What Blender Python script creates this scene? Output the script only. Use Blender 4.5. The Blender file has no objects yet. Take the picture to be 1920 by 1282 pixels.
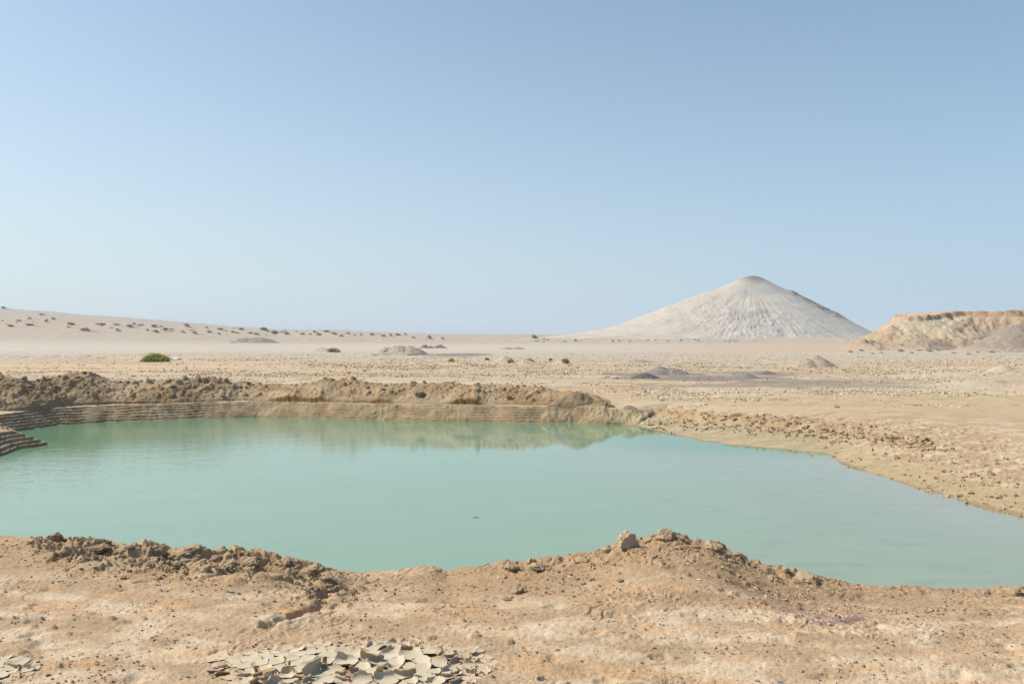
import bpy, math, numpy as np
from mathutils import Vector, Matrix

# ------------------------------------------------------------------ camera, sky, sun, exposure
sc = bpy.context.scene
COL = sc.collection
FPX, HZ, CX, CY, EYE = 1493.0, 630.0, 960.0, 641.0, 1.7
PITCH = math.atan((CY-HZ)/FPX)
cam_d = bpy.data.cameras.new('camera'); cam_d.sensor_width = 36; cam_d.lens = 28.0
cam_d.clip_start = 0.05; cam_d.clip_end = 60000
cam = bpy.data.objects.new('camera', cam_d); COL.objects.link(cam)
cam.location = (0, 0, EYE); cam.rotation_euler = (math.pi/2-PITCH, 0, 0)
sc.camera = cam

SUN_EL = math.radians(46); SUN_AZ = math.radians(-80)      # azimuth from +Y towards +X (negative: left)
sdir = Vector((math.sin(SUN_AZ)*math.cos(SUN_EL), math.cos(SUN_AZ)*math.cos(SUN_EL), math.sin(SUN_EL)))
SKYGAIN = 1.14
w = bpy.data.worlds.new('World'); sc.world = w; w.use_nodes = True
nt = w.node_tree
bg = nt.nodes['Background']
sky = nt.nodes.new('ShaderNodeTexSky'); sky.sky_type = 'NISHITA'; sky.sun_disc = False
sky.sun_elevation = SUN_EL; sky.sun_rotation = SUN_AZ
sky.air_density = 1.0; sky.dust_density = 1.2; sky.ozone_density = 1.6; sky.altitude = 0
# pale haze low in the sky, brighter towards the sun's side
def _n(t, **k):
    n = nt.nodes.new(t)
    for a, b in k.items(): setattr(n, a, b)
    return n
_tc = _n('ShaderNodeTexCoord'); _sx = _n('ShaderNodeSeparateXYZ'); nt.links.new(_tc.outputs['Generated'], _sx.inputs[0])
_r1 = _n('ShaderNodeMath', operation='ABSOLUTE'); nt.links.new(_sx.outputs['Z'], _r1.inputs[0])
_r2 = _n('ShaderNodeMath', operation='MULTIPLY'); _r2.inputs[1].default_value = -3.4; nt.links.new(_r1.outputs[0], _r2.inputs[0])
_r3 = _n('ShaderNodeMath', operation='EXPONENT'); nt.links.new(_r2.outputs[0], _r3.inputs[0])
_az = _n('ShaderNodeMapRange'); _az.inputs[1].default_value = -.55; _az.inputs[2].default_value = .6; _az.inputs[3].default_value = 0; _az.inputs[4].default_value = 1
nt.links.new(_sx.outputs['X'], _az.inputs[0])
_hc = _n('ShaderNodeMix', data_type='RGBA'); _hc.inputs[6].default_value = (5.75, 6.65, 7.0, 1); _hc.inputs[7].default_value = (3.7, 5.05, 6.35, 1)
nt.links.new(_az.outputs[0], _hc.inputs[0])
hsv = _n('ShaderNodeHueSaturation'); hsv.inputs['Saturation'].default_value = .98; hsv.inputs['Value'].default_value = SKYGAIN
nt.links.new(sky.outputs[0], hsv.inputs['Color'])
_mx = _n('ShaderNodeMix', data_type='RGBA')
nt.links.new(_r3.outputs[0], _mx.inputs[0]); _tn = _n('ShaderNodeVectorMath', operation='MULTIPLY'); _tn.inputs[1].default_value = (.87, .985, 1.02); nt.links.new(hsv.outputs[0], _tn.inputs[0]); nt.links.new(_tn.outputs[0], _mx.inputs[6]); nt.links.new(_hc.outputs[2], _mx.inputs[7])
nt.links.new(_mx.outputs[2], bg.inputs['Color'])
bg.inputs['Strength'].default_value = 0.10
sl = bpy.data.lights.new('sun', 'SUN'); sl.energy = 5.0; sl.angle = math.radians(0.6); sl.color = (1, 0.935, 0.84)
sun = bpy.data.objects.new('sun', sl); COL.objects.link(sun)
sun.rotation_euler = sdir.to_track_quat('Z', 'Y').to_euler()
sc.view_settings.view_transform = 'Standard'; sc.view_settings.look = 'None'
sc.view_settings.exposure = 0.3; sc.view_settings.gamma = 1

# ------------------------------------------------------------------ noise
rng = np.random.default_rng(7)
_p = rng.permutation(256); PERM = np.concatenate([_p, _p, _p]).astype(np.int32)
_a = rng.random(256)*2*math.pi; GX = np.cos(_a).astype(np.float32); GY = np.sin(_a).astype(np.float32)
RND = rng.random(256).astype(np.float32)
RND2 = rng.random(256).astype(np.float32)
f32 = np.float32

def P(x, y, seed=0):
    x = x+seed*17.31; y = y+seed*9.73
    xf = np.floor(x); yf = np.floor(y)
    xi = xf.astype(np.int32) & 255; yi = yf.astype(np.int32) & 255
    fx = (x-xf).astype(f32); fy = (y-yf).astype(f32)
    u = fx*fx*fx*(fx*(fx*6-15)+10); v = fy*fy*fy*(fy*(fy*6-15)+10)
    p0 = PERM[xi]; p1 = PERM[xi+1]
    a = PERM[p0+yi]; b = PERM[p1+yi]; c = PERM[p0+yi+1]; d = PERM[p1+yi+1]
    n00 = GX[a]*fx+GY[a]*fy; n10 = GX[b]*(fx-1)+GY[b]*fy
    n01 = GX[c]*fx+GY[c]*(fy-1); n11 = GX[d]*(fx-1)+GY[d]*(fy-1)
    l0 = n00+u*(n10-n00); l1 = n01+u*(n11-n01)
    return (l0+v*(l1-l0))*1.5

def fbm(x, y, o=4, seed=0, g=0.5):
    s = 0; a = 1.0; t = 0
    for i in range(o):
        s = s+a*P(x, y, seed+i*3); t += a
        x, y = x*1.83+y*0.9, y*1.83-x*0.9; a *= g
    return s/t*1.3

def ridged(x, y, o=4, seed=0, g=0.5):
    s = 0; a = 1.0; t = 0
    for i in range(o):
        s = s+a*(1-2*np.abs(P(x, y, seed+i*3))); t += a
        x, y = x*1.83+y*0.9, y*1.83-x*0.9; a *= g
    return s/t

def worley(x, y, seed=0):
    x = x+seed*7.7; y = y+seed*3.3
    xf = np.floor(x).astype(np.int32); yf = np.floor(y).astype(np.int32)
    f1 = np.full(x.shape, 9, f32); f2 = f1.copy(); cid = np.zeros(x.shape, np.int32)
    for i in (-1, 0, 1):
        for j in (-1, 0, 1):
            k = PERM[PERM[(xf+i) & 255]+((yf+j) & 255)]
            d = np.hypot(xf+i+RND[k]-x, yf+j+RND2[k]-y).astype(f32)
            c = d < f1
            f2 = np.where(c, f1, np.minimum(f2, d)); cid = np.where(c, k, cid); f1 = np.where(c, d, f1)
    return f1, f2, RND[(cid*7+13) & 255]

def ss(a, b, x):
    t = np.clip((x-a)/(b-a), 0, 1); return t*t*(3-2*t)
def lerp(a, b, t): return a+(b-a)*t
def U(px): return (np.asarray(px, float)-CX)/FPX
def gauss(x, y, cx, cy, sx, sy): return np.exp(-((x-cx)/sx)**2-((y-cy)/sy)**2)

# ------------------------------------------------------------------ lake outline
WL = -1.06            # water level
PLAIN = -0.55
def onz(px, py, z=WL):
    y = (EYE-z)*FPX/(py-HZ); return ((px-CX)/FPX*y, y)
# px, py, bank width, top z, tiers, roughness
SH = [(-300, 905, 1.8, -.60, 1, .3), (-120, 878, 1.6, -.56, 1, .3), (0, 857, 1.3, -.56, 1, .3), (42, 841, .9, -.66, 1, .3), (97, 835, .5, -.85, 1, .2),
      (60, 828, .7, -.8, 1, .2), (22, 818, .8, -.62, 1, .3), (14, 812, .7, -.6, 1, .2), (24, 809, 1.0, -.6, 1, .2), (60, 805, 1.1, -.58, 1, .1), (110, 797, 1.1, -.58, 1, .1),
      (200, 791, 1.1, -.58, 1, .1), (300, 788, 1.1, -.58, .95, .15), (400, 784, 1.0, -.58, .5, .3), (480, 782, 1.0, -.58, .25, .6), (560, 784, 1.0, -.58, .5, .5),
      (640, 786, 1.0, -.58, .6, .6), (700, 787, .9, -.58, .3, .8), (760, 789, .95, -.58, .9, .5), (860, 791, .95, -.58, .6, .7), (925, 792, .95, -.58, 1, .3), (985, 793, .95, -.58, .6, .6),
      (1040, 793, .9, -.58, .2, .8), (1090, 794, .9, -.56, .0, 1.), (1130, 796, .95, -.6, 0, 1.), (1165, 796, 1.35, -.66, 0, .9), (1192, 798, 1.55, -.7, 0, .8), (1225, 806, 1.95, -.68, 0, .6),
      (1300, 823, 2.8, -.62, 0, .4), (1370, 835, 3.0, -.64, 0, .4), (1450, 841, 2.8, -.66, .0, .5), (1540, 849, 2.7, -.68, 0, .6), (1560, 857, 2.5, -.7, 0, .7),
      (1572, 866, 2.6, -.72, 0, .8), (1605, 879, 2.8, -.74, 0, .8), (1680, 903, 3.0, -.74, 0, .9), (1760, 927, 3.2, -.74, 0, .9), (1840, 950, 3.2, -.72, 0, .9), (1920, 970, 3.2, -.7, 0, .9),
      (2060, 1010, 3.2, -.7, 0, .9), (2250, 1070, 3.0, -.65, 0, .9)]
POLY = [onz(a[0], a[1])+tuple(a[2:]) for a in SH]
POLY += [(8.8, 6.2, 2.5, -.6, 0, .9), (5, 5.4, 2, -.6, 0, .5), (-8, 5.6, 2, -.6, 0, .5), (-14, 8, 2, -.6, .8, .5), (-16.5, 12, 2, -.6, 1, .4)]
POLY = np.array(POLY); POLY[:, 2] = np.where(POLY[:, 2] < 1.5, POLY[:, 2]*.62, POLY[:, 2])
def lake(x, y):
    """signed distance to the waterline (+ on land) and bank attributes"""
    n = len(POLY); best = np.full(x.shape, 1e9, f32); att = [np.zeros(x.shape, f32) for _ in range(4)]
    ins = np.zeros(x.shape, bool)
    for i in range(n):
        a = POLY[i]; b = POLY[(i+1) % n]
        dx, dy = b[0]-a[0], b[1]-a[1]
        t = np.clip(((x-a[0])*dx+(y-a[1])*dy)/(dx*dx+dy*dy), 0, 1)
        d = (x-a[0]-t*dx)**2+(y-a[1]-t*dy)**2
        c = d < best; best = np.where(c, d, best)
        for k in range(4): att[k] = np.where(c, a[2+k]+t*(b[2+k]-a[2+k]), att[k])
        if dy != 0:
            cr = ((a[1] > y) != (b[1] > y)) & (x < dx*(y-a[1])/dy+a[0]); ins ^= cr
    sd = np.sqrt(best); return np.where(ins, -sd, sd).astype(f32), att

# ------------------------------------------------------------------ near bank crest
CR = [(-400, 1010), (0, 1008), (80, 1009), (140, 1016), (260, 1026), (330, 1034), (400, 1037), (430, 1034), (480, 1042), (560, 1058), (620, 1068), (680, 1075), (740, 1072), (790, 1066), (815, 1067), (838, 1074),
      (865, 1068), (900, 1064), (960, 1058), (1000, 1056), (1040, 1050), (1085, 1044), (1120, 1034), (1150, 1026), (1180, 1018), (1215, 1012), (1245, 1004), (1268, 1004), (1300, 1014), (1330, 1016),
      (1355, 1026), (1385, 1044), (1420, 1058), (1450, 1066), (1480, 1077), (1520, 1083), (1560, 1090), (1620, 1099), (1700, 1102), (1780, 1107), (1860, 1106), (1920, 1106), (2300, 1110)]
CRu = U([c[0] for c in CR]); CRpy = np.array([c[1] for c in CR], float)
CYu = U([-400, 0, 300, 450, 680, 900, 1250, 1500, 1920, 2300]); CYv = np.array([6.6, 6.7, 6.5, 6.5, 6.35, 6.2, 6.35, 6.2, 6.2, 6.2])
GUL = [(650, 1086), (612, 1100), (600, 1118), (612, 1134), (585, 1150), (545, 1166), (505, 1182)]
GUL = [onz(a, b, -.03) for a, b in GUL]
def segd(x, y, pts):
    best = np.full(x.shape, 1e9, f32)
    for (ax, ay), (bx, by) in zip(pts[:-1], pts[1:]):
        dx, dy = bx-ax, by-ay
        t = np.clip(((x-ax)*dx+(y-ay)*dy)/(dx*dx+dy*dy), 0, 1)
        best = np.minimum(best, (x-ax-t*dx)**2+(y-ay-t*dy)**2)
    return np.sqrt(best)
PATCH_C = onz(672, 1246, 0); PATCH_L = onz(-18, 1258, 0)
def patch(x, y):
    n = P(x*2.1, y*2.1, 61)*.35+P(x*6, y*6, 62)*.28
    a = ((x-PATCH_C[0])/.66)**2+((y-PATCH_C[1]+.05)/.33)**2
    b = ((x-PATCH_L[0])/.18)**2+((y-PATCH_L[1])/.17)**2
    return 1-np.sqrt(np.minimum(a, b))+n*.5      # > 0 inside

CRbu = np.linspace(CRu[0], CRu[-1], 1400); CRbp = np.convolve(np.pad(np.interp(CRbu, CRu, CRpy), 30, 'edge'), np.hanning(63)[1:-1]/np.hanning(63).sum(), 'same')[30:-30]
def near_h(x, y, detail=True):
    u = x/np.maximum(y, 2.2)
    yc = np.interp(u, CYu, CYv).astype(f32); py = np.interp(u, CRu, CRpy)
    zs = EYE-(py-HZ)/FPX*yc
    pyb = np.interp(u, CRbu, CRbp); zb = EYE-(pyb-HZ)/FPX*yc
    zc = lerp(zb, zs, ss(-.55, -.05, y-yc))+0.012
    z0 = 0.0+0.02*P(x*.7, y*.9, 5)
    dy = y-yc
    t = ss(-1.75, -0.05, dy)
    z = lerp(z0, zc, t)
    back = np.maximum(dy, 0)
    z = z-back*0.75-0.3*back*ss(0, .3, back)
    if not detail: return np.maximum(z, -2.4)
    lft = ss(-.62, -.56, u)*(1-ss(-.24, -.2, u))
    band = np.exp(-((dy+.35)/.42)**2)
    crumb = lft*band
    mound = ss(.02, .1, u)*(1-ss(.36, .42, u))
    mcr = np.maximum(mound, ss(-.05, 0, u)*(1-ss(.1, .15, u)))*np.exp(-((dy+.10)/.22)**2)
    rcr = (ss(.5, .62, u)*.5)*np.exp(-((dy+.05)/.12)**2)
    rough = np.clip(np.maximum(crumb, mcr*.9)+rcr, 0, 1)
    wx = x+.03*P(x*9, y*9, 71); wy = y+.03*P(x*9, y*9, 72)
    f1, f2, ch = worley(wx*4.2, wy*5.5, 1); e = ss(.0, .30, f2-f1)
    z = z+crumb*(e*(ch-.30)*.135)
    f1, f2, ch = worley(wx*11, wy*13, 2); e = ss(.0, .35, f2-f1)
    sel = ss(-.1, .35, P(x*1.9, y*2.4, 14))
    z = z+np.maximum(rough*.8, .10*sel)*(e*(ch-.35)*.062)
    f1, f2, ch = worley(wx*27, wy*31, 3)
    z = z+np.maximum(rough, .18*sel)*(ss(0, .4, f2-f1)*(ch-.3)*.020)
    # sand undulation, small scarps, grain
    z = z+.016*fbm(x*1.5, y*2.6, 3, 20)
    n = fbm((x+.8*y)*.95+.15*P(x*3, y*3, 9), (y*.78-x*.60)*2.9+.2*P(x*4, y*4, 8), 4, 30)
    q = n*5; fr = q-np.floor(q)
    sm = ss(.05, .4, P(x*.9, y*1.6, 31)+.25*ss(-1.9, -.6, dy)-.12)
    z = z+sm*(ss(.0, .22, fr)-fr)*.014
    z = z+(.0062+.014*rough)*fbm(x*9, y*11, 5, 40, .65)
    z = z+.0016*P(x*70, y*70, 45)+.003*P(x*33, y*36, 46)
    # dimples
    f1, f2, ch = worley(x*2.3, y*3.1, 6)
    z = z-(ch > .5)*.020*(1-ss(.04, .19, f1+.07*P(x*14, y*14, 7)))
    f1, f2, ch = worley(x*6.1+.2*P(x*8, y*8, 17), y*9.5, 16)
    z = z+(ch > .72)*.017*(1-ss(.10, .26, f1+.12*P(x*22, y*22, 18)))*ss(-.2, .2, P(x*1.4, y*1.8, 19))
    g = segd(x+.03*P(x*6, y*6, 91), y+.03*P(x*6, y*6, 92), GUL)
    gn = fbm(x*7, y*9, 3, 95)
    z = z-.048*(1-ss(.008, .065, g+.05*gn))*(.75+.7*P(x*2.5, y*3, 96))+.014*np.exp(-((g-.09)/.05)**2)*(1+2.2*gn)
    pm = ss(-.1, .15, patch(x, y))
    z = lerp(z, 0.0-.004+.003*P(x*5, y*5, 65)+.0012*P(x*40, y*40, 66), pm*.95)
    return np.maximum(z, -2.4)

# hummocks get their sand mounds here: filled later as (x, y, sx, sy, h)
HUM = []
def skyl(u):
    pu = U([-900, -300, 0, 100, 200, 300, 430, 520, 640, 760, 860, 1000, 1100, 1300, 1920, 3000])
    v = np.array([560, 567, 577, 585, 593, 600, 611, 618, 619.5, 625, 627, 627, 627, 627, 627, 626.])
    return np.interp(u, pu, v)
def far_h(x, y, detail=True):
    """plain, far shore"""
    z = np.full(x.shape, PLAIN, f32)
    z = z+.06*P(x*.05, y*.05, 101)*ss(25, 60, y)
    u = x/np.maximum(y, 2.2)
    far = y > 110
    if far.any():
        xf, yf, uf = x[far], y[far], u[far]
        D = 720.
        top = (HZ-skyl(uf))/FPX*D+2.25
        rise = np.clip((yf-190)/(D-190), 0, 1)**1.15
        zz = top*rise
        zz = zz+ss(240, 420, yf)*(1.1*fbm(xf*.02, yf*.02, 3, 110)+.35*P(xf*.08, yf*.08, 113))*.55*(1-ss(780, 1200, yf))+ss(200, 260, yf)*(1-ss(760, 900, yf))*.55*np.maximum(fbm(xf*.12, yf*.06, 3, 115), 0)
        zz = zz*(1-0.9*ss(760, 2500, yf))
        # gentle rise right behind (footslopes)
        z[far] += zz
    mid = (y > 26) & (y < 300)
    if detail and mid.any():
        xm, ym = x[mid], y[mid]
        z[mid] += .035*fbm(xm*.35, ym*.55, 3, 120)+.02*P(xm*1.7, ym*2.5, 124)
        # low berms on the right
        z[mid] += .22*np.exp(-((ym-45-.15*(xm-25))/1.4)**2)*ss(20, 24, xm)*(1-ss(34, 40, xm))
        z[mid] += .28*np.exp(-((ym-37-.05*(xm-22))/1.1)**2)*ss(19, 22, xm)
    near = (y < 36) & (y > 4) & (np.abs(x) < 60)
    if near.any():
        xn, yn = x[near], y[near]
        j = .05*fbm(xn*1.6, yn*1.6, 3, 130) if detail else 0
        sd, (w_, zt, ti, ro) = lake(xn, yn)
        rgt = (ti < .02)
        j = j*(1+.8*ss(.5, .9, ro)) if detail else 0
        sdj = sd+j+(.14*P(xn*.8, yn*.8, 133)*ss(.3, .8, ro) if detail else 0)
        s = np.clip(sdj/w_, 0, 1)
        prof = np.where(w_ > 1.5, .68*s+.32*ss(.80, .90, s+.04*P(xn*1.2, yn*1.2, 134)), s**.9)
        softr = ss(1560, 1640, xn/yn*FPX+CX)*(w_ > 1.5)
        prof = lerp(prof, s**.8, softr)
        land = WL+(zt-WL)*prof
        if detail:
            nst = 6.0
            q = (land-WL)/(-.58-WL)*nst+.55*fbm(xn*.5, yn*.5, 2, 140)+.16*P(xn*5, yn*5, 141)+.10*P(xn*14, yn*14, 142)
            fq = q-np.floor(q)
            stp = (np.floor(q)+ss(.68, .98, fq)*.93+.07*fq-q)/nst*(-.58-WL)
            am = ss(.30, .62, ti*.92+.85*fbm(xn*.9, yn*.15, 3, 150))*(ti > .05)
            land = land+stp*am*(s < 1)*1.0
            slump = np.clip(ro*1.2-.1, 0, 1)*(s < 1)*ss(0, .1, s)*(1-.8*am)
            land = land+slump*(.045*ridged(xn*4.5, yn*.8, 4, 160, .65)+.03*fbm(xn*9, yn*9, 3, 163))*(w_ < 1.6)
            lm = np.exp(-((s-.93)/.16)**2)*(w_ > 1.5)*(1-softr)*.8
            f1, f2, ch = worley(xn*2.4, yn*3.2, 11)
            land = land+lm*(ss(0, .3, f2-f1)*(ch-.35)*.14)
            f1, f2, ch = worley(xn*6.5, yn*8, 12)
            land = land+lm*(ss(0, .3, f2-f1)*(ch-.35)*.07)
            # crusted ground on the right
            cru = softr*ss(.12, .5, s)+.35*ss(1., 1.6, sdj/w_)*(xn > 0)*(w_ > 1.5)
            cru = cru*(1-ss(9, 13, sd))
            land = land+cru*(.042*ridged(xn*2.2, yn*3.4, 5, 170, .65)+.034*ss(.1, .5, fbm(xn*3.2, yn*5, 4, 175, .6)))
            land = land+.012*fbm(xn*5, yn*6, 3, 180)*ss(0, .15, s)
        zt2 = land+(z[near]-PLAIN)
        zt2 = lerp(zt2, z[near], ss(1.0, 2.2, sdj/w_))
        bed = WL+np.minimum(sdj, 0)*lerp(.9, .22, softr*1.0)
        z[near] = np.where(sdj < 0, np.maximum(bed, -2.2), zt2)
    for (hx, hy, sx, sy, h) in HUM:
        m = (np.abs(x-hx) < 3*sx) & (np.abs(y-hy) < 3*sy)
        if m.any():
            z[m] += h*np.exp(-((x[m]-hx)/sx)**2-((y[m]-hy)/sy)**2)
    return z

def ground(x, y, detail=True):
    x = np.asarray(x, f32); y = np.asarray(y, f32)
    sh = x.shape; x = x.ravel(); y = y.ravel()
    z = np.full(x.shape, -5, f32)
    m = y > 4.2
    if m.any(): z[m] = far_h(x[m], y[m], detail)
    n = y < 10
    if n.any(): z[n] = np.maximum(z[n], near_h(x[n], y[n], detail))
    return z.reshape(sh)

def hits(pts):
    """where the sight lines through photo points meet the ground"""
    D = np.geomspace(3.2, 1500, 1600).astype(f32)
    out = []
    cp, sp = math.cos(PITCH), math.sin(PITCH)
    for (px, py) in pts:
        X = (px-CX)/FPX; Y = (CY-py)/FPX
        d = (X, cp+sp*Y, -sp+cp*Y)
        x = D*d[0]/d[1]; z = EYE+D*d[2]/d[1]
        g = ground(x, D, False); k = np.nonzero(z < g)[0]
        k = k[0] if len(k) else len(D)-1
        out.append((float(x[k]), float(D[k])))
    return out
def gz(x, y): return float(ground(np.array([x]), np.array([y]))[0])

# ------------------------------------------------------------------ mesh and material helpers
def make_mesh(name, V, F, mat=None, col=None, smooth=True):
    V = np.ascontiguousarray(V, f32); me = bpy.data.meshes.new(name)
    F = np.asarray(F, np.int32); n, k = F.shape
    me.vertices.add(len(V)); me.vertices.foreach_set('co', V.ravel())
    me.loops.add(n*k); me.loops.foreach_set('vertex_index', F.ravel())
    me.polygons.add(n); me.polygons.foreach_set('loop_start', np.arange(0, n*k, k, dtype=np.int32))
    me.polygons.foreach_set('loop_total', np.full(n, k, np.int32))
    me.polygons.foreach_set('use_smooth', np.full(n, smooth))
    me.update(calc_edges=True)
    if col is not None:
        a = me.color_attributes.new('Col', 'FLOAT_COLOR', 'POINT')
        c = np.ones((len(V), 4), f32); c[:, :3] = col; a.data.foreach_set('color', c.ravel())
    if mat: me.materials.append(mat)
    return me
def obj(name, me, loc=(0, 0, 0), rz=0, s=1, parent=None):
    o = bpy.data.objects.new(name, me); COL.objects.link(o)
    o.location = loc; o.rotation_euler = (0, 0, rz)
    o.scale = (s, s, s) if np.isscalar(s) else s
    if parent: o.parent = parent
    return o
def tag(o, label=None, cat=None, group=None, kind=None):
    if label: o['label'] = label
    if cat: o['category'] = cat
    if group: o['group'] = group
    if kind: o['kind'] = kind
    return o
def grid_faces(nr, nc, wrap=False):
    r = np.arange(nr-1)[:, None]; c = np.arange(nc if wrap else nc-1)[None]
    c2 = (c+1) % nc
    return np.stack([r*nc+c, r*nc+c2, (r+1)*nc+c2, (r+1)*nc+c], -1).reshape(-1, 4)

def earth_mat(name, rough=.95, scales=((3, .10), (40, .12), (260, .16)), bump=((90, .004), (400, .0015)), base=None, spec=.15, tint=(1.03, 1, .95)):
    m = bpy.data.materials.new(name); m.use_nodes = True; t = m.node_tree; N = t.nodes; L = t.links
    b = N['Principled BSDF']; b.inputs['Roughness'].default_value = rough; b.inputs['Specular IOR Level'].default_value = spec
    geo = N.new('ShaderNodeTexCoord')
    if base is None:
        at = N.new('ShaderNodeAttribute'); at.attribute_name = 'Col'; src = at.outputs['Color']
    else:
        rgb = N.new('ShaderNodeRGB'); rgb.outputs[0].default_value = (*base, 1); src = rgb.outputs[0]
    for i, (s, a) in enumerate(scales):
        n = N.new('ShaderNodeTexNoise'); n.inputs['Scale'].default_value = s; n.inputs['Detail'].default_value = 4
        n.inputs['Roughness'].default_value = .65
        L.new(geo.outputs['Object'], n.inputs['Vector'])
        mr = N.new('ShaderNodeMapRange'); mr.inputs[1].default_value = .25; mr.inputs[2].default_value = .75
        mr.inputs[3].default_value = 1-a; mr.inputs[4].default_value = 1+a
        L.new(n.outputs['Fac'], mr.inputs[0])
        mx = N.new('ShaderNodeVectorMath'); mx.operation = 'SCALE'
        L.new(src, mx.inputs[0]); L.new(mr.outputs[0], mx.inputs['Scale']); src = mx.outputs[0]
    L.new(src, b.inputs['Base Color'])
    prev = None
    for s, d in bump:
        n = N.new('ShaderNodeTexNoise'); n.inputs['Scale'].default_value = s; n.inputs['Detail'].default_value = 3
        L.new(geo.outputs['Object'], n.inputs['Vector'])
        bp = N.new('ShaderNodeBump'); bp.inputs['Strength'].default_value = 1; bp.inputs['Distance'].default_value = d
        L.new(n.outputs['Fac'], bp.inputs['Height'])
        if prev: L.new(prev.outputs[0], bp.inputs['Normal'])
        prev = bp
    if prev: L.new(prev.outputs[0], b.inputs['Normal'])
    return m
M_GROUND = earth_mat('dry_earth')
M_FAR = earth_mat('far_earth', scales=((.15, .10), (1.2, .12)), bump=((3, .12),))
M_SPOIL = earth_mat('spoil_earth', scales=((2, .1), (25, .14), (120, .12)), bump=((30, .02), (110, .006)))

# ------------------------------------------------------------------ things standing on the plain (positions only; hummocks feed the ground)
SHR = [  # px, py base, width px, height px, kind, hummock
 (160, 623, 24, 8), (350, 614, 13, 7), (55, 612, 22, 5), (133, 610, 18, 5), (78, 592, 13, 4), (20, 614, 14, 5), (190, 611, 26, 5), (218, 611, 16, 4), (243, 615, 18, 6), (265, 612, 14, 4),
 (288, 615, 14, 5), (222, 622, 13, 4), (292, 625, 16, 6), (310, 620, 15, 5), (343, 625, 12, 5), (365, 627, 14, 5), (392, 625, 14, 5), (413, 620, 16, 5), (437, 625, 12, 4), (452, 620, 14, 5),
 (470, 628, 16, 5), (495, 622, 20, 8), (515, 629, 20, 8), (480, 629, 15, 5), (567, 629, 13, 5), (537, 628, 14, 5), (598, 630, 14, 5), (612, 624, 16, 5), (625, 627, 14, 4), (640, 632, 14, 4), (590, 625, 12, 5),
 (652, 627, 12, 4), (697, 630, 12, 5), (745, 630, 15, 5), (720, 632, 12, 3), (805, 636, 12, 7), (830, 637, 9, 4), (775, 634, 10, 3), (1002, 637, 18, 9), (6, 580, 12, 5), (100, 600, 12, 4), (35, 603, 12, 3)]
BIGSHR = [(291, 678, 56, 18, 'bright green rounded bush alone on the sandy plain at left', 'green'),
 (625, 661, 30, 9, 'dry brown shrub on the pinkish sand hummock left of the gravel heap', 'dry'),
 (847, 678, 15, 8, 'small yellow green bush on the left end of the low dunes', 'green'),
 (958, 680, 16, 8, 'olive bush on the middle dune of the low dunes', 'olive'),
 (993, 682, 26, 12, 'grey leafless twiggy bush on the low dunes', 'dry'),
 (1060, 684, 18, 8, 'low olive bush at the right end of the low dunes', 'olive'),
 (913, 675, 12, 5, 'tiny olive tuft between the two leftmost low dunes', 'olive'),
 (1032, 676, 9, 5, 'tiny green tuft left of the rightmost low dune', 'olive')]
_r = np.random.default_rng(3)
for _ in range(50):
    px = _r.uniform(-10, 760); lo = np.interp(px, [0, 430, 760], [590, 617, 628]); hi = np.interp(px, [0, 430, 760], [616, 630, 633])
    SHR.append((px, _r.uniform(lo, hi), 4+14*_r.random()**2, 1.8+3*_r.random()**1.5))
for _ in range(30):
    px = _r.uniform(1000, 1420); SHR.append((px, _r.uniform(638, 642.5), _r.uniform(4, 10), _r.uniform(1.8, 3.2)))
for px in (1598, 1612, 1640, 1655, 1690, 1706, 1727, 1745, 1762, 1790, 1812, 1835, 1857, 1893, 1910):
    SHR.append((px+_r.uniform(-4, 4), _r.uniform(658, 666), _r.uniform(9, 20), _r.uniform(3, 5)))
SHP = hits([(s[0], s[1]) for s in SHR]); BSP = hits([(s[0], s[1]) for s in BIGSHR])
LOWD = hits([(862, 684), (945, 679), (985, 684), (1052, 684), (597, 661), (1005, 640)])
LOWS = [(26, 8), (26, 12), (30, 9), (26, 9), (40, 10), (40, 5)]
for (px, py, wp, hp), (x, y) in zip(SHR, SHP):
    s = y/FPX; HUM.append((x-wp*s*.3, y+wp*s*.5, wp*s*.9, max(wp*s*1.0, .8), hp*s*.75))
for (x, y), (wp, hp) in zip(LOWD, LOWS):
    s = y/FPX; HUM.append((x, y+wp*s*.35, wp*s*.62, wp*s*.7, hp*s))

# ------------------------------------------------------------------ ground sheet
rows = np.concatenate([np.array([-60, -40, -25, -14, -8, -4, -2, -.8, 0, .6, 1.1, 1.5, 1.9]), np.arange(2.2, 3.5, .04), np.arange(3.5, 7.7, .0105), np.arange(7.7, 11, .06),
                       np.arange(11, 17.5, .04), np.arange(17.5, 30.5, .021), np.geomspace(30.5, 6000, 560)])
uc = np.arange(-.72, .7201, .00118)
ext = .72+np.geomspace(.002, 14, 60)
us = np.concatenate([-ext[::-1], uc, ext])
Yr = np.repeat(rows[:, None], len(us), 1).astype(f32)
Wd = np.maximum(rows, 2.2)[:, None]
Xr = (us[None]*Wd).astype(f32)
Z = np.empty_like(Xr)
for i in range(0, len(rows), 120):
    Z[i:i+120] = ground(Xr[i:i+120], Yr[i:i+120])

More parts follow.
